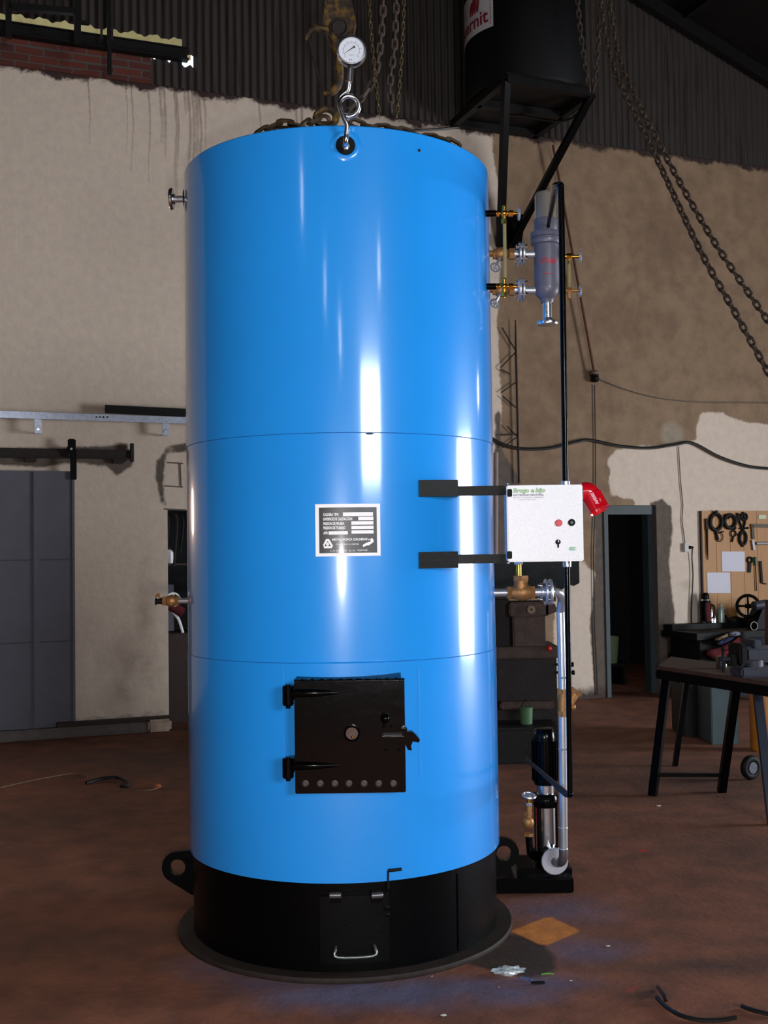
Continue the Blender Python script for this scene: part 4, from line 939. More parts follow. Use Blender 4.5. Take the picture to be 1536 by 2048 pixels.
# ------------------------------------------------------------------ water drum on its wall bracket
hz = 5.99
A1 = onwall(895, 240); 
def atz(px, py, z): q = ray(px, py); return CAM+q*((z-CAM.z)/q.z)
FL = atz(1012, 158, hz); FRr = atz(1184, 188, hz); BL = WO+WD*((FL-WO).dot(WD))+Vector((0, 0, hz)); BRr = WO+WD*((FRr-WO).dot(WD))+Vector((0, 0, hz))
sup = thing('drum_bracket', 'black steel bracket platform with two diagonal struts fixed to the wall', 'bracket', WO+WD*((FL-WO).dot(WD)))
sup.location = onwall(1003, 492, .05)
mb = MB()
for p, q in ((FL, FRr), (FL, BL), (FRr, BRr), (BL+WN*.05, BRr+WN*.05), ((FL+BL)/2, (FRr+BRr)/2)): mb.bar(p, q, .07, .07)
part('platform_frame', mb, DARKI, sup)
part('platform_deck', MB().prism([FL+Vector((0, 0, .04)), FRr+Vector((0, 0, .04)), BRr+Vector((0, 0, .04)), BL+Vector((0, 0, .04))], (0, 0, .03)), DARKI, sup)
J1, J2 = onwall(1001, 492, .05), onwall(1024, 488, .05)
part('strut', MB().bar(FL, J1, .065, .065, up=WN), BLACKM, sup); part('strut', MB().bar(FRr, J2, .065, .065, up=WN), BLACKM, sup)
part('wall_shoe', MB().prism([onwall(992, 430, .01), onwall(1046, 432, .01), onwall(1036, 505, .01), onwall(996, 505, .01)], WN*.06), BLACKM, sup)
dcen = (FL+FRr+BL+BRr)/4; RD = .60; DZ = hz+.07
dcen = Vector((pt(1051, 150, dcen.y).x, dcen.y, 0))
drum = thing('water_drum', 'large black plastic water drum on the wall bracket, cut by the picture top', 'water tank', (dcen.x, dcen.y, DZ))
part('drum_body', MB().lathe([(0, DZ), (RD-.02, DZ), (RD, DZ+.03), (RD, DZ+1.25), (RD-.05, DZ+1.33), (.2, DZ+1.42), (0, DZ+1.42)], dcen, n=64), BLACKP, drum)
def DRF(u, v, o):
    t = -1.02+u/RD; return Vector((dcen.x+(RD+o)*math.sin(t), dcen.y-(RD+o)*math.cos(t), v))
def dpx(px, py):
    q = ray(px, py); ox, oy = -dcen.x, -dcen.y; a = q.x**2+q.y**2; b = 2*(ox*q.x+oy*q.y); c = ox*ox+oy*oy-RD*RD
    t = (-b-math.sqrt(max(b*b-4*a*c, 0)))/2/a; P = CAM+q*t; return (math.atan2(P.x-dcen.x, -(P.y-dcen.y))+1.02)*RD, P.z
r_u, r_z = dpx(987, 52)
sgn_ = part('drum_sign', MB().patch(lambda u, v, o: DRF(u, v, .002+o), r_u-.95, r_u, r_z, r_z+.42, 24, 1, .002), mat('dusty_white_sign', (190, 186, 188), .6), drum)
SF = lambda u, v, o: DRF(u, v, .0045+o)
m_ = MB().text('eternit', .19, SF, r_u-.06, r_z+.12, .001, 'RIGHT', sx=1.05, bold=.004)
for k in range(14): v0 = r_z+.03+k*.03; m_.patch(lambda u, v, o: SF(u, v, .001+o), r_u-.035, r_u-.028, v0, v0+.02, 1, 1, .0005)
part('sign_lettering', m_, mat('dull_red_sign_ink', (130, 24, 34), .6), sgn_)
m_ = MB()
for k, (du, h) in enumerate(((-.33, .09), (-.29, .13), (-.25, .15), (-.21, .11))):
    u0_ = r_u+du; m_.add([SF(u0_-.0, r_z+.21, .001), SF(u0_+.022, r_z+.2, .001), SF(u0_+.05, r_z+.24+h, .001), SF(u0_+.02, r_z+.25+h, .001), SF(u0_-.01, r_z+.26, .001)], [(0, 1, 2, 3, 4)])
part('sign_emblem', m_, mat('dull_red_sign_ink', (130, 24, 34)), sgn_)
tag(finish('drum_cable', MB().tube(smooth([onwall(800, 262, .06), onwall(900, 256, .05), onwall(985, 240, .05), pt(1030, 231, 11.2), pt(1110, 242, 11.0), pt(1150, 232, 10.9), FRr+Vector((0, -.04, -.02))], 8), .012, 6), WIREB), 'thin black cable sagging below the drum bracket platform', 'cable')

# ------------------------------------------------------------------ heavy chains, right
hv = [([(1150, -60, 10.0), (1163, 80, 10.0), (1181, 188, 10.0)], 'heavy rusty chain, left strand meeting at the drum bracket corner'),
      ([(1203, -60, 10.0), (1196, 90, 10.0), (1186, 188, 10.0)], 'heavy rusty chain, right strand meeting at the drum bracket corner'),
      ([(1192, -60, 8.6), (1222, 120, 8.4), (1308, 305, 8.0), (1400, 500, 7.6), (1470, 625, 7.4), (1545, 760, 7.2), (1600, 850, 7.0)], 'longest heavy rusty chain slanting down to the right picture edge, lower of the pair'),
      ([(1212, -60, 8.7), (1240, 120, 8.6), (1325, 300, 8.3), (1420, 470, 8.0), (1500, 590, 7.8), (1545, 655, 7.7), (1600, 735, 7.6)], 'heavy rusty chain slanting down to the right picture edge, upper of the pair')]
for i, (ps, lb) in enumerate(hv):
    tag(finish('heavy_chain', chain_mb(MB(), smooth([pt(*p) for p in ps], 8), .062 if i < 2 else .058, .009, .052), CHR), lb, 'chain', 'heavy chains right of the drum')

# frame hanging at top left
ff = thing('overhead_frame', 'dark hanging steel frame crossing the corrugated sheets at top left', 'steel frame', onwall(155, 86, .3))
W3 = lambda x, y: onwall(x, y, .3)
for (a, b, wd) in (((17, -60), (17, 76), .05), ((155, -60), (155, 86), .055), ((17, 12), (155, 24), .05), ((155, 44), (178, 47), .03)):
    part('frame_bar', MB().bar(W3(*a), W3(*b), wd, wd, up=WN), DARKI, ff)
tag(finish('hanging_rod', MB().bar(W3(217, -60), W3(219, 150), .035, .035, up=WN), DARKI), 'dark steel rod hanging in front of the bricks, the longer one', 'rod')
tag(finish('hanging_rod', MB().bar(W3(203, -60), W3(203, 78), .02, .02, up=WN).bar(W3(224, -60), W3(224, 80), .02, .02, up=WN), RUSTB), 'pair of thin short rods beside the long hanging rod', 'rod')

# ------------------------------------------------------------------ wall fittings right
tag(finish('main_cable', MB().tube(smooth([onwall(x, y, .04) for x, y in ((975, 870), (1000, 886), (1040, 897), (1100, 896), (1150, 884), (1180, 880), (1240, 892), (1300, 896), (1350, 889), (1385, 886), (1440, 914), (1500, 933), (1560, 938))], 6), .0165, 8), WIREB), 'thick black cable strung across the bare cement wall above the doorway', 'cable')
tag(finish('stay_rod', MB().tube([onwall(1106, 290, .12), onwall(1188, 742, .08)], .014, 8), RUST), 'thin red-brown rod slanting down the bare wall to an insulator', 'rod')
ins = thing('wall_insulator', 'small dark insulator knob at the lower end of the slanting rod', 'insulator', onwall(1190, 765, .05))
part('insulator_body', MB().cyl(onwall(1189, 742, .05), onwall(1190, 764, .05), .045, .04, n=16, ch=.01).sph(onwall(1191, 757, .07), .04, 12), DARKI, ins); part('pale_band', MB().cyl(onwall(1189, 744, .06), onwall(1189, 749, .06), .047, n=16), TANCL, ins)
tag(finish('thin_wire', MB().tube(smooth([onwall(x, y, .03) for x, y in ((1192, 755), (1250, 778), (1320, 796), (1400, 804), (1480, 805), (1560, 806))], 5), .005, 5), WIREG), 'thin brown wire sagging from the insulator to the right picture edge', 'wire')
tag(finish('drop_wire', MB().tube([onwall(x, y, .02) for x, y in ((1189, 770), (1191, 880), (1191, 1000), (1187, 1100), (1189, 1250), (1193, 1340), (1195, 1390))], .007, 5), WIREB), 'black wire dropping straight from the insulator down beside the doorway', 'wire')
tag(finish('outlet_wire', MB().tube([onwall(x, y, .015) for x, y in ((1357, 893), (1361, 960), (1366, 1010), (1364, 1040), (1370, 1086))], .006, 5), WIREG), 'thin brown wire running from the thick cable down to the socket', 'wire')
so = thing('wall_socket', 'small pale electrical socket on the white wall left of the tool board', 'socket', onwall(1372, 1100, .03))
u, z = uz(1369, 1095); part('socket_box', MB().box(wp(u, z, .025), (.065, .045, .095), WANG, .006), mat('pale_socket_plastic', (176, 172, 164), .5), so)
part('plug', MB().cyl(wp(u+.03, z, .05), wp(u+.075, z, .05), .02, .012), BLACKP, so)
tag(finish('power_cord', MB().tube(smooth([wp(u+.07, z, .05)]+[onwall(x, y, .03) for x, y in ((1384, 1115), (1386, 1150), (1384, 1200), (1383, 1240), (1387, 1262))], 5), .007, 6), WIREB), 'black power cord hanging from the socket down behind the workbench', 'cord')
# rebar truss
mb = MB(); P0_, P1_ = onwall(1032, 705, .05), onwall(1038, 966, .05)
tt = thing('rebar_truss', 'rusty reinforcing bar with zigzag ties standing against the bare wall', 'rebar', P1_)
part('upright_bar', MB().tube([onwall(1031, 640, .05), P0_, P1_], [.006, .012, .012], 6), RUSTB, tt)
mb = MB(); ys = [705, 745, 768, 800, 822, 860, 880, 925, 945]
zigs = [((1002, 735), (1031, 705)), ((1002, 738), (1020, 748)), ((1003, 785), (1031, 765)), ((1005, 792), (1032, 815)), ((1002, 870), (1034, 868)), ((1014, 852), (1034, 872)), ((1005, 895), (1033, 875)), ((1004, 655), (1031, 700))]
for a, b in zigs: mb.tube([onwall(*a, .04), onwall(*b, .04)], .007, 5)
part('zigzag_ties', mb, RUSTB, tt)
tag(finish('grey_downpipe', MB().cyl(onwall(992, 905, .06), onwall(991, 1190, .06), .026, n=14), mat('grey_pink_pipe', (138, 120, 116), .6)), 'slim grey pink pipe upright on the wall at the boiler right edge', 'pipe')

# bucket inside the doorway
bu = thing('bucket', 'dull green bucket just inside the dark doorway', 'bucket', wp(dR[0]+.5, 0, -1.0))
bq = onwall(1219, 1290, -1.0); bc = Vector((bq.x, bq.y, 0)); bu.location = bc
part('bucket_body', MB().lathe([(0, .25), (.085, .25), (.11, .56), (.104, .56), (.08, .27), (0, .27)], bc, n=28), BUCK, bu)
bk_ = finish('low_stool', MB().box(bc+Vector((0, 0, .235)), (.3, .3, .03), WANG, .004).box(bc+Vector((-.1, 0, .11)), (.03, .25, .22), WANG).box(bc+Vector((.1, 0, .11)), (.03, .25, .22), WANG), DARKI); tag(bk_, 'low dark stool under the green bucket in the doorway', 'stool')

# ------------------------------------------------------------------ old machine behind the pipework
YM = 8.9
mc = thing('old_machine', 'dark grimy workshop machine with sloping black hood behind the feed water pipe', 'machine', pt(1055, 1500, YM))
def mbx(x0, y0, x1, y1, Y, dep, bev=.012):
    a, b = pt(x0, y0, Y), pt(x1, y1, Y); return MB().box(((a.x+b.x)/2, Y+dep/2, (a.z+b.z)/2), (b.x-a.x, dep, a.z-b.z), 0, bev)
zfl = pt(1050, 1500, YM).z
a, b = pt(960, 1305, YM), pt(1117, 1500, YM)
part('machine_base', MB().box(((a.x+b.x)/2, YM+.25, a.z/2), (b.x-a.x, .5, a.z), 0, .015), MACHD, mc)
part('table_slab', mbx(960, 1296, 1122, 1316, YM-.04, .58), MACH, mc)
part('machine_column', mbx(1025, 1228, 1092, 1300, YM+.05, .3), MACH, mc)
a = mbx(1018, 1205, 1100, 1232, YM, .34); a.prism([pt(x, y, YM) for x, y in ((1092, 1203), (1110, 1208), (1112, 1214), (1118, 1220), (1108, 1226), (1092, 1232))], (0, .2, 0)); part('machine_head', a, MACH, mc)
part('side_post', mbx(985, 1170, 1020, 1300, YM+.1, .3), MACHD, mc)
part('head_boss', MB().lathe([(.008, 0), (.03, 0), (.032, .02), (.01, .02)], pt(1062, 1219, YM-.002), (0, -1, 0), 20), TANCL, mc)
hp = [(960, 1118), (1158, 1120), (1159, 1166), (1148, 1172), (1140, 1168), (1100, 1196), (960, 1200)]
part('hood', MB().prism([pt(x, y, YM+.05) for x, y in hp], (0, .45, 0)).prism([pt(x, y, YM-.02) for x, y in ((960, 1120), (1100, 1120), (1140, 1168), (1100, 1196), (960, 1198))], (0, .1, 0)), BLACKM, mc)
part('lower_shaft', mbx(1000, 1405, 1110, 1418, YM-.12, .14), MACH, mc)
part('red_knob', MB().sph(pt(1098, 1297, YM-.04), .022, 12), mat('red_knob_paint', (180, 20, 20), .4), mc)
part('adjusting_screw', MB().cyl(pt(1112, 1329, YM), pt(1146, 1329, YM), .010).cyl(pt(1112, 1345, YM), pt(1149, 1345, YM), .010).cyl(pt(1142, 1329, YM), pt(1147, 1329, YM), .018).cyl(pt(1144, 1345, YM), pt(1149, 1345, YM), .018), BLACKM, mc)
gcan = thing('green_can', 'dull green metal can in front of the old machine', 'can', pt(1052, 1432, 8.5)); a = pt(1052, 1400, 8.6); g0 = Vector((a.x, 8.6, 0))
part('can_body', MB().cyl(g0+Vector((0, 0, .27)), g0+Vector((0, 0, .40)), .045, .05, ch=.004), mat('dull_green_can_paint', (64, 96, 60), .6), gcan)
part('can_handle', MB().tube(smooth([g0+Vector((-.045, 0, .38)), g0+Vector((0, -.01, .46)), g0+Vector((.045, 0, .38))]), .004, 6), DARKI, gcan)
a, b = pt(985, 1432, 8.5), pt(1125, 1432, 8.5)
tag(finish('scrap_block', MB().box(((a.x+b.x)/2-.02, 8.62, .135), (b.x-a.x, .42, .27), 0, .02), DARKI), 'dark grimy block on the floor carrying the green can', 'block')

# ------------------------------------------------------------------ tool board and what hangs on it
ub0, zb1 = uz(1400, 1022); ub1 = uz(1640, 1022)[0]; zb0 = uz(1405, 1262)[1]
Tb = thing('tool_board', 'varnished pine tool board on the white wall at the right edge', 'tool board', wp(ub0+.3, zb0, .02))
npl = 9; wpl = (ub1-ub0)/npl
part('board_planks', (lambda m_: [m_.box(wp(ub0+wpl*(i+.5), (zb0+zb1)/2, .018), (wpl-.002, .022, zb1-zb0), WANG, .002) for i in range(npl)] and m_)(MB()), WOODB, Tb)
part('board_edge', MB().box(wp(ub0-.01, (zb0+zb1)/2, .02), (.014, .03, zb1-zb0), WANG), DKWOOD, Tb)
BO = .045
T = lambda x, y, o=BO: onwall(x, y, o)
def ringp(cx, cy, rx, ry, n=24, rot=0): return [T(cx+rx*math.cos(t)*math.cos(rot)-ry*math.sin(t)*math.sin(rot), cy+rx*math.cos(t)*math.sin(rot)+ry*math.sin(t)*math.cos(rot)) for t in [2*PI*k/n for k in range(n)]]
tools = [
 ('calliper', MB().tube(ringp(1432, 1044, 11.5, 16), .022, 8, True).tube([T(1430, 1022), T(1432, 1028)], .03, 8).tube([T(1431, 1061), T(1436, 1080)], .016, 6), 'largest black ring shaped clamp, first from the left on the tool board'),
 ('calliper', MB().tube(ringp(1460, 1043, 11, 13), .022, 8, True).tube([T(1450, 1030), T(1458, 1036)], .02, 6).tube([T(1466, 1052), T(1470, 1058)], .022, 6), 'black round clamp beside the largest ring clamp on the tool board'),
 ('pliers', MB().tube([T(1474, 1026), T(1480, 1045), T(1484, 1056)], .012, 6).tube(ringp(1478, 1034, 4, 6), .010, 6, True), 'small black pliers in the top row, left of the similar pair'),
 ('pliers', MB().tube([T(1486, 1024), T(1490, 1045), T(1487, 1056), T(1496, 1056)], .014, 6).tube(ringp(1489, 1034, 5, 7), .012, 6, True), 'small black pliers in the top row, right of the similar pair'),
 ('ring_spanner', MB().tube(ringp(1467, 1067, 5, 6), .008, 6, True).tube([T(1467, 1073), T(1464, 1084)], .010, 6).tube([T(1471, 1068), T(1478, 1070)], .008, 6), 'small ring spanner hanging below the round clamp'),
 ('calliper', MB().tube(ringp(1486, 1076, 6.5, 13), .018, 8, True).tube([T(1486, 1058), T(1486, 1064)], .02, 6).tube([T(1485, 1088), T(1485, 1094)], .012, 6).tube([T(1480, 1057), T(1497, 1056)], .010, 6), 'black oval clamp hanging lowest in the right group'),
 ('wire_ring', MB().tube(ringp(1439, 1074, 7, 9), .005, 6, True).tube([T(1437, 1066), T(1447, 1063)], .008, 6), 'thin dark ring hanging below the largest clamp'),
 ('long_file', MB().bar(T(1413, 1037), T(1414, 1060), .03, .012, up=WN).tube([T(1414, 1058), T(1415, 1105), T(1416, 1120)], [.012, .009, .004], 6), 'long thin file hanging at the left edge of the tool board'),
 ('try_square', MB().bar(T(1502, 1051), T(1545, 1052), .04, .01, up=WN).bar(T(1505, 1050), T(1507, 1078), .035, .01, up=WN), 'grey metal try square on the right of the tool board'),
 ('steel_hammer', MB().cyl(T(1512, 1087), T(1550, 1086), .018).bar(T(1505, 1080), T(1508, 1100), .03, .02, up=WN), 'bright steel hammer lying across pegs under the square'),
 ('adjustable_spanner', MB().tube(ringp(1500, 1120, 4.5, 5.5), .010, 6, True).bar(T(1500, 1126), T(1499, 1145), .034, .012, up=WN), 'short dark ring-head spanner beside the upper paper sheet'),
 ('flat_file', MB().bar(T(1521, 1122), T(1524, 1166), .028, .01, up=WN).bar(T(1524, 1166), T(1533, 1168), .012, .01, up=WN), 'dark flat file at the far right of the middle row'),
]
for (nm, m_, lb) in tools:
    tag(finish(nm, m_, mat('hammer_steel', (150, 146, 146), .5, .3) if nm in ('steel_hammer',) else (mat('worn_grey_steel', (92, 84, 72), .7, .1) if nm == 'try_square' else DARKI)), lb, nm.split('_')[-1], 'tools hanging on the board')
sd = thing('screwdriver', 'long screwdriver with green handle hanging on the tool board', 'screwdriver', T(1512, 1182))
part('handle', MB().cyl(T(1510, 1114), T(1511, 1131), .018, .014, ch=.004), GREENH, sd); part('blade', MB().cyl(T(1511, 1131), T(1513, 1182), .006), DARKI, sd)
for (x0, y0, x1, y1, lb) in ((1443, 1103, 1489, 1143, 'blank white paper sheet pinned on the tool board, the upper one'), (1414, 1145, 1460, 1186, 'white paper sheet with faint marks pinned on the tool board, the lower one')):
    tag(finish('paper_sheet', MB().prism([T(x0, y0, .032), T(x1, y0, .033), T(x1+1, y1, .034), T(x0+1, y1, .032)], WN*.0015), PAPER), lb, 'paper', 'papers on the tool board')
tag(finish('small_label_card', MB().prism([T(1517, 1030, .032), T(1532, 1030, .032), T(1532, 1038, .032), T(1517, 1038, .032)], WN*.003), mat('pale_card', (196, 206, 176), .7)), 'tiny pale card pinned near the top right of the tool board', 'card')

# workbench below the board
zt = uz(1400, 1264, .45)[1]
ubn0 = uz(1385, 1264, .6)[0]
wbn = thing('workbench', 'cluttered dark workbench below the pine tool board', 'workbench', wp(ubn0+.9, 0, .35))
part('bench_top', MB().box(wp(ubn0+1.0, zt-.03, .36), (2.0, .62, .07), WANG, .006), DARKI, wbn)
part('bench_cabinet', MB().box(wp(ubn0+1.02, (zt-.07)/2, .36), (1.9, .52, zt-.08), WANG, .006), DARKI, wbn)
part('back_shelf', MB().box(wp(ubn0+1.02, zt+.035, .10), (1.95, .16, .06), WANG, .005), DARKI, wbn)
def onbench(px, Yoff, dz=0.0):
    u = uz(px, 1255, Yoff)[0]; return wp(u, (zt+.065 if Yoff < .2 else zt+.005)+dz, Yoff)
tm = thing('thermos_flask', 'black thermos flask with red panel on the workbench', 'thermos', onbench(1412, .11))
p = onbench(1412, .11)
part('flask_body', MB().lathe([(0, 0), (.058, 0), (.06, .01), (.06, .22), (.052, .245), (0, .245)], p, n=28), BLACKM, tm)
part('flask_cap', MB().lathe([(0, .26), (0, .26), (.04, .26), (.042, .265), (.04, .31), (.03, .33), (0, .335)], p, n=24), BLACKM, tm)
part('steel_collar', MB().lathe([(0, .243), (.052, .243), (.045, .265), (0, .265)], p, n=24), STEEL, tm)
part('red_panel', MB().patch(lambda u, v, o: p+Vector(((.0605+o)*math.sin(u), -(.0605+o)*math.cos(u), v)), -.1, .75, .02, .225, 8, 1, .001), REDCL, tm)
part('flask_handle', MB().tube(smooth([p+Vector((.055, -.02, .2)), p+Vector((.09, -.02, .18)), p+Vector((.085, -.02, .08)), p+Vector((.055, -.02, .05))]), .009, 8), BLACKM, tm)
cs = thing('spray_can', 'pale green and white spray can beside the thermos', 'spray can', onbench(1443, .12)); p = onbench(1443, .12)
part('can_body', MB().lathe([(0, 0), (.038, 0), (.038, .15), (.03, .17), (0, .175)], p, n=24), mat('pale_green_can', (168, 184, 172), .3, .3), cs)
part('spray_cap', MB().lathe([(0, .17), (.022, .17), (.02, .2), (.012, .215), (0, .215)], p, n=20), mat('cream_cap', (190, 180, 150), .4), cs)
part('blue_stripe', MB().patch(lambda u, v, o: p+Vector(((.0385+o)*math.sin(u), -(.0385+o)*math.cos(u), v)), .9, 1.5, .01, .145, 5, 1, .001), BLUCL, cs)
for i, (px, h, r, m_, lb) in enumerate(((1424, .15, .016, STEEL, 'tallest slim shiny bottle just right of the thermos'), (1429, .09, .022, STEEL, 'squat shiny tin between thermos and spray can'), (1452, .08, .022, DARKI, 'dark squat tin just right of the spray can'))):
    p = onbench(px, .14); tag(finish('small_tin', MB().lathe([(0, 0), (r, 0), (r, h*.75), (r*.6, h*.9), (r*.5, h), (0, h)], p, n=16), m_), lb, 'tin', 'small tins on the workbench')
random.seed(11)
for i, (px, w_, h_) in enumerate(((1462, .07, .06), (1472, .1, .07), (1484, .09, .05), (1497, .12, .06), (1405, .05, .03))):
    p = onbench(px, .13); m_ = MB().sph(p+Vector((0, 0, h_*.45)), .5, 10, (w_, .08, h_)); m_.box(p+Vector((.02, 0, h_*.35)), (w_*.8, .05, h_*.7), .4*i, .006)
    tag(finish('scrap_part', m_, DARKI if i % 2 else RUSTB), ['brown lump of scrap metal, first right of the small tins', 'dark rounded scrap metal, second right of the small tins', 'brown low scrap metal lump, third right of the small tins', 'dark scrap metal lump beside the black handwheel', 'brown sliver of scrap metal left of the thermos'][i], 'scrap metal', 'scrap on the workbench back shelf')
# cloths hanging over the bench front
def cloth(px0, py0, px1, py1, lb, m_, wob, sag, seed, thick=.03, Y=.70):
    random.seed(seed); g_ = MB()
    def fn(u, v, o):
        x = px0+(px1-px0)*u; y = py0+(py1-py0)*v+sag*math.sin(PI*u); P = onwall(x, y, Y+.03*math.sin(u*9+v*4+seed)+o); return P
    g_.patch(fn, 0, 1, 0, 1, 18, 8, thick); tag(finish('rag', g_, m_, ang=80), lb, 'cloth', 'rags on the workbench front')
def cloth_poly(pts, lb, m_, seed, Y):
    c = sum(p[0] for p in pts)/len(pts), sum(p[1] for p in pts)/len(pts); g_ = MB(); n = len(pts); vs = []
    rings = [1, .85, .6, .3, 0.02]
    for k, s_ in enumerate(rings):
        for j, p in enumerate(pts):
            x = c[0]+(p[0]-c[0])*s_; y = c[1]+(p[1]-c[1])*s_; vs.append(onwall(x, y, Y+.06*math.sqrt(1-s_*s_)+.015*math.sin(j*2.1+k*1.7+seed)))
    back = [onwall(p[0], p[1], Y-.04) for p in pts]
    K = len(vs); vs += back; fs = []
    for k in range(len(rings)-1):
        for j in range(n): fs.append((k*n+j, k*n+(j+1) % n, (k+1)*n+(j+1) % n, (k+1)*n+j))
    fs.append(tuple(range((len(rings)-1)*n, len(rings)*n)))
    for j in range(n): fs.append((j, (j+1) % n, K+(j+1) % n, K+j))
    fs.append(tuple(range(K+n-1, K-1, -1))); g_.add(vs, fs); tag(finish('rag', g_, m_, ang=80), lb, 'cloth', 'rags on the workbench front')
cloth_poly([(1415, 1300), (1440, 1294), (1465, 1282), (1478, 1273), (1490, 1276), (1497, 1284), (1490, 1294), (1470, 1306), (1462, 1322), (1445, 1322), (1425, 1318), (1412, 1308)], 'dark red rag draped over the front of the workbench', REDCL, 1, .72)
cloth_poly([(1430, 1277), (1442, 1272), (1456, 1266), (1458, 1272), (1448, 1277), (1438, 1281), (1430, 1281)], 'tan rag end above the red rag', TANCL, 2, .74)
cloth_poly([(1457, 1265), (1470, 1262), (1480, 1264), (1482, 1270), (1470, 1273), (1458, 1272)], 'grey rag end above the red rag', GREYCL, 3, .74)
cloth_poly([(1433, 1284), (1448, 1278), (1462, 1273), (1470, 1276), (1458, 1283), (1442, 1290), (1433, 1289)], 'navy blue rag between the tan and red rags', BLUCL, 4, .73)

# machine with the handwheel at the right edge
dm = thing('drill_press', 'dark bench machine with large black handwheel at the right edge', 'machine', T(1522, 1290, .5))
wh = onwall(1496, 1212, .42)
part('large_handwheel', (lambda m_: m_.torus(wh, WN+WD*-.75, .115, .017, 32, 10).tube([wh-Vector((0, 0, .11)), wh+Vector((0, 0, .11))], .012, 8).tube([wh-WD*.07-WN*.07, wh+WD*.07+WN*.07], .012, 8).cyl(wh-WN*.03, wh+WN*.03, .025))(MB()), BLACKM, dm)
P = lambda x, y, o=.42: onwall(x, y, o)
part('machine_body', MB().prism([P(*q, .35) for q in ((1505, 1212), (1514, 1205), (1545, 1205), (1545, 1262), (1494, 1262), (1492, 1245), (1500, 1225))], WN*.18), DARKI, dm)
part('motor_drum', MB().cyl(P(1506, 1212, .52), P(1534, 1208, .52), .05, ch=.01), VISE, dm)
part('small_ring', MB().torus(P(1508, 1252, .58), WN, .045, .005, 20, 6), mat('dull_ring_metal', (110, 104, 98), .4, .4), dm)
part('slide_bar', MB().cyl(P(1488, 1270, .62), P(1522, 1268, .62), .018), mat('blue_grey_bar', (84, 92, 116), .4, .4), dm)
tag(finish('blue_box', MB().box(P(1510, 1288, .80), (.13, .1, .12), WANG, .006), mat('faded_blue_box', (86, 96, 132), .6)), 'faded blue box below the bench machine bar', 'box')
tag(finish('timber_post', MB().bar(P(1543, 1200, .95), Vector((P(1540, 1330, .95).x, P(1540, 1330, .95).y, 0)), .09, .09, up=WN), mat('brown_post', (86, 62, 46), .8)), 'brown upright post cut by the right picture edge', 'post')

# ------------------------------------------------------------------ steel table with vise
tbz = .775
TA, TBp = pt(1316, 1340, 7.62), pt(1560, 1400, 6.55)
TA.z = tbz; TBp.z = tbz
Tback = Vector((pt(1335, 1318, 8.35).x, 8.25, tbz)); ex_ = TBp-TA; bk = Tback-TA
table = thing('steel_table', 'dark steel-legged work table with stained wooden top at the right', 'table', ((TA+TBp)/2).xy.to_3d())
part('table_top', MB().prism([TA, TBp, TBp+bk, Tback], (0, 0, .025)), mat('brown_stained_top', (70, 46, 34), .7, 0, .3, 10), table)
part('table_apron', MB().bar(TA+Vector((0, 0, -.03)), TBp+Vector((0, 0, -.03)), .03, .06).bar(TA+Vector((0, 0, -.03)), Tback+Vector((0, 0, -.03)), .03, .06).bar(Tback+Vector((0, 0, -.03)), TBp+bk+Vector((0, 0, -.03)), .03, .06), BLACKM, table)
f1 = onfloor(1305, 1592); f2 = onfloor(1443, 1584); t1 = pt(1334, 1350, 7.6); t2 = pt(1472, 1386, 6.95)
t1.z = t2.z = tbz-.04
f3 = onfloor(1350, 1532); t3 = Tback+Vector((.12, -.03, -.04)); f4 = onfloor(1545, 1650); t4 = pt(1514, 1384, 6.85); t4.z = tbz-.04
part('leg', MB().bar(f1, t1, .05, .05), BLACKM, table); part('leg', MB().bar(f2, t2, .05, .05), BLACKM, table)
part('leg', MB().bar(f3, t3, .035, .035), BLACKM, table); part('leg', MB().bar(f4, t4, .05, .05), mat('blue_grey_leg', (44, 50, 64), .4, .2), table)
part('stretcher', MB().bar(f1+(t1-f1)*.17, f2+(t2-f2)*.17, .025, .025), BLACKM, table)
vs_ = thing('bench_vise', 'heavy blue-grey bench vise on the right end of the steel table', 'vise', pt(1512, 1370, 6.75))
VB = Vector((pt(1508, 1360, 6.85).x, 6.95, tbz+.025))
part('vise_base', MB().box(VB+Vector((.03, 0, .03)), (.24, .16, .06), .2, .012).cyl(VB+Vector((.03, 0, .05)), VB+Vector((.03, 0, .1)), .06), VISE, vs_)
part('vise_body', MB().box(VB+Vector((.06, 0, .135)), (.22, .11, .10), .2, .02).box(VB+Vector((.02, 0, .2)), (.05, .17, .05), .2, .006), VISE, vs_)
part('moving_jaw', MB().box(VB+Vector((-.07, -.02, .14)), (.05, .16, .13), .2, .012).box(VB+Vector((-.09, -.02, .10)), (.1, .07, .07), .2, .012), DARKI, vs_)
part('screw', MB().cyl(VB+Vector((-.18, -.05, .11)), VB+Vector((.0, 0, .11)), .016), VISE, vs_)
part('tommy_bar', MB().cyl(VB+Vector((-.17, -.05, .03)), VB+Vector((-.17, -.05, .17)), .008).sph(VB+Vector((-.17, -.05, .17)), .012, 10), DARKI, vs_)
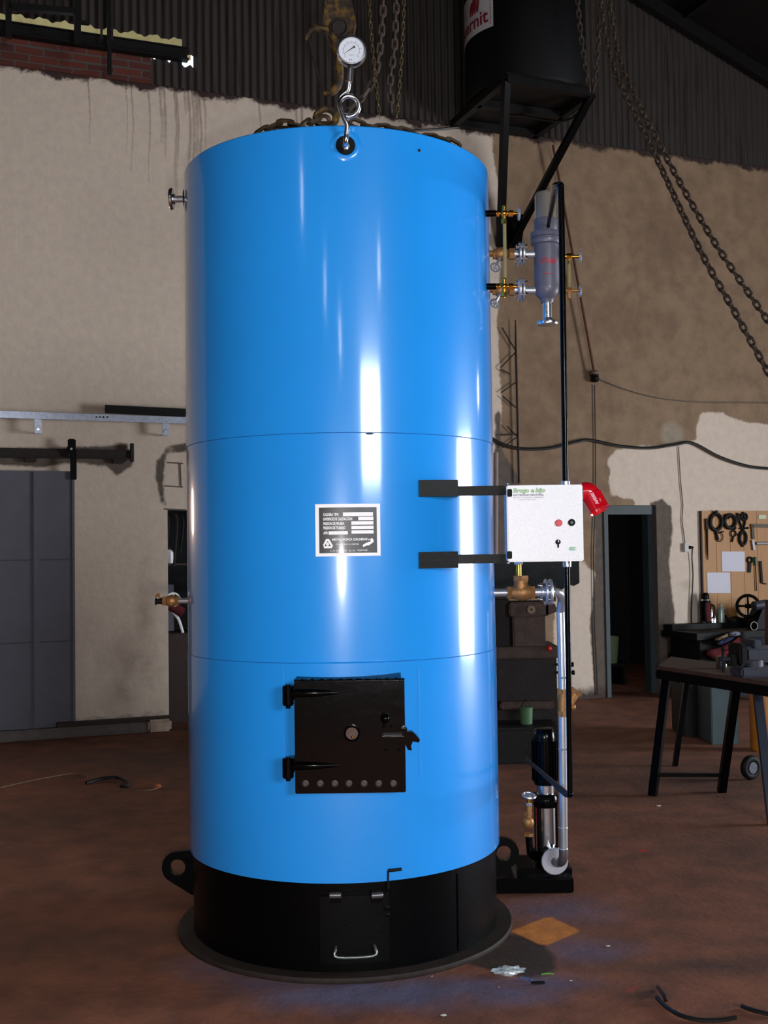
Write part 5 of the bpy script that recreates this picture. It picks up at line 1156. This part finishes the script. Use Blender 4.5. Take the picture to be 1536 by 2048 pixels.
# bottle on table, spool under
gl = finish('glass_jar', MB().lathe([(0, 0), (.035, 0), (.036, .06), (.03, .08), (0, .085)], pt(1444, 1345, 7.4).xy.to_3d()+Vector((0, 0, tbz+.025)), n=20), mat('dusty_jar_glass', (70, 58, 52), .15, 0, .2)); tag(gl, 'small dusty glass jar standing on the steel table', 'jar')
ca, cb_ = onfloor(1424, 1490), onfloor(1480, 1490)
cab = finish('drawer_cabinet', MB().box(((ca.x+cb_.x)/2, ca.y+.2, .24), (cb_.x-ca.x, .4, .48), 0, .008), TEAL); tag(cab, 'teal grey metal cabinet on the floor behind the steel table', 'cabinet')
ca, cb_ = onfloor(1368, 1474), onfloor(1422, 1478)
tag(finish('storage_crate', MB().box(((ca.x+cb_.x)/2, ca.y+.2, .22), (cb_.x-ca.x, .4, .44), 0, .01).box(((ca.x+cb_.x)/2, ca.y-.004, .34), (cb_.x-ca.x-.06, .01, .02)), DARKI), 'dark crate on the floor left of the teal cabinet behind the steel table', 'crate')
oc = thing('gas_cylinder', 'orange upright gas cylinder behind the steel table at the right edge', 'gas cylinder', (onfloor(1526, 1500).x, onfloor(1526, 1500).y, 0)); p = onfloor(1527, 1500)
part('cylinder_body', MB().lathe([(0, 0), (.09, 0), (.1, .02), (.1, .42), (.08, .5), (.03, .54), (0, .54)], p, n=32), ORNG, oc)
part('cylinder_valve', MB().cyl(p+Vector((0, 0, .53)), p+Vector((0, 0, .6)), .02, ch=.003), BRASS, oc)
wf = thing('castor_wheel', 'dark caster wheel on the floor near the orange cylinder', 'wheel', onfloor(1502, 1560)); p = onfloor(1502, 1560)
part('tyre', MB().torus(p+Vector((0, 0, .085)), (.5, -1, 0), .06, .025, 28, 10), BLACKP, wf); part('hub', MB().cyl(p+Vector((-.012, .02, .085)), p+Vector((.012, -.02, .085)), .04), VISE, wf)

# ------------------------------------------------------------------ floor litter
def fwire(pts, r, m_, nm, lb, cat, grp=None):
    P = [onfloor(x, y, z)+Vector((0, 0, 0)) for (x, y, z) in pts]; tag(finish(nm, MB().tube(smooth(P, 6), r, 7), m_), lb, cat, grp)
fwire([(1314, 1995, .01), (1330, 2012, .008), (1360, 2030, .01), (1400, 2040, .008), (1440, 2040, .01), (1472, 2035, .012)], .0075, WIREB, 'wire_offcut', 'longest curved black wire offcut on the floor at bottom right', 'wire', 'wire offcuts on the floor')
fwire([(1316, 1974, .008), (1326, 1988, .02), (1332, 2002, .008)], .0065, WIREB, 'wire_offcut', 'short curved black wire offcut touching the longest one', 'wire', 'wire offcuts on the floor')
fwire([(1484, 2012, .008), (1505, 2020, .01), (1545, 2030, .008)], .0075, WIREB, 'wire_offcut', 'black wire offcut reaching the right picture edge near the bottom', 'wire', 'wire offcuts on the floor')
fwire([(172, 1566, .01), (200, 1558, .02), (235, 1555, .02), (252, 1562, .015), (256, 1571, .01), (240, 1572, .01)], .013, WIREB, 'hose_offcut', 'bent loop of black hose on the floor left of the boiler', 'hose')
fwire([(-10, 1578, .006), (60, 1562, .006), (130, 1549, .006), (160, 1548, .006), (175, 1556, .006)], .004, TANCL, 'straw_strand', 'long pale thin strand on the floor below the grey door', 'strand')
fwire([(272, 1582, .006), (300, 1580, .008), (316, 1576, .01)], .005, TANCL, 'straw_strand', 'short pale strand on the floor close to the boiler', 'strand')
p = onfloor(315, 1577); tag(finish('brick_chip', MB().sph(p+Vector((0, 0, .016)), .022, 8, (1.2, 1, .7)), mat('orange_brick_chip', (190, 110, 70), .8)), 'small orange chip at the end of the short strand', 'chip')
# crumpled plastic film
random.seed(5); g_ = MB(); p0 = onfloor(1018, 1948)
g_.sph((0, 0, 0), 1, 18); 
for i, v in enumerate(g_.v):
    k = 1+.55*mnoise.noise(v*2.3)+.35*mnoise.noise(v*6); g_.v[i] = p0+Vector((v.x*.055*k, v.y*.03*k, .012+v.z*.014*k))
tag(finish('crumpled_film', g_, CLEARP, ang=10), 'crumpled clear plastic film on the floor by the dark stain', 'plastic wrap')
fwire([(1040, 1955, .006), (1056, 1958, .006), (1064, 1961, .006)], .003, mat('blue_strand', (70, 100, 150), .5), 'blue_strand', 'short blue strand trailing from the crumpled film', 'strand')
fwire([(1082, 1949, .005), (1095, 1947, .006), (1108, 1948, .005)], .003, mat('lime_strand', (90, 150, 60), .5), 'green_strand', 'short green strand on the floor right of the film', 'strand')
p = onfloor(1076, 1968); tag(finish('rubber_scrap', MB().box(p+Vector((0, 0, .005)), (.05, .012, .009), 0, .002), BLACKP), 'short black rubber strip below the dark stain', 'rubber scrap')
for i, (px, py, s_) in enumerate(((887, 2032, .012), (1216, 1893, .010), (1142, 1962, .006), (1317, 1613, .016), (998, 1975, .004), (864, 1953, .004))):
    p = onfloor(px, py); tag(finish('paint_flake', MB().sph(p+Vector((0, 0, s_*.25)), s_, 8, (1, .6, .3)), mat('pale_flake', (196, 190, 184), .7)),
        ['pale flake lowest on the floor in front of the boiler', 'pale flake on the floor right of the orange patch', 'tiny pale flake right of the crumpled film', 'pale flake farthest back, near the steel table', 'tiny pale flake below the crumpled film', 'tiny pale flake touching the base flange'][i], 'flake', 'pale flakes on the floor')
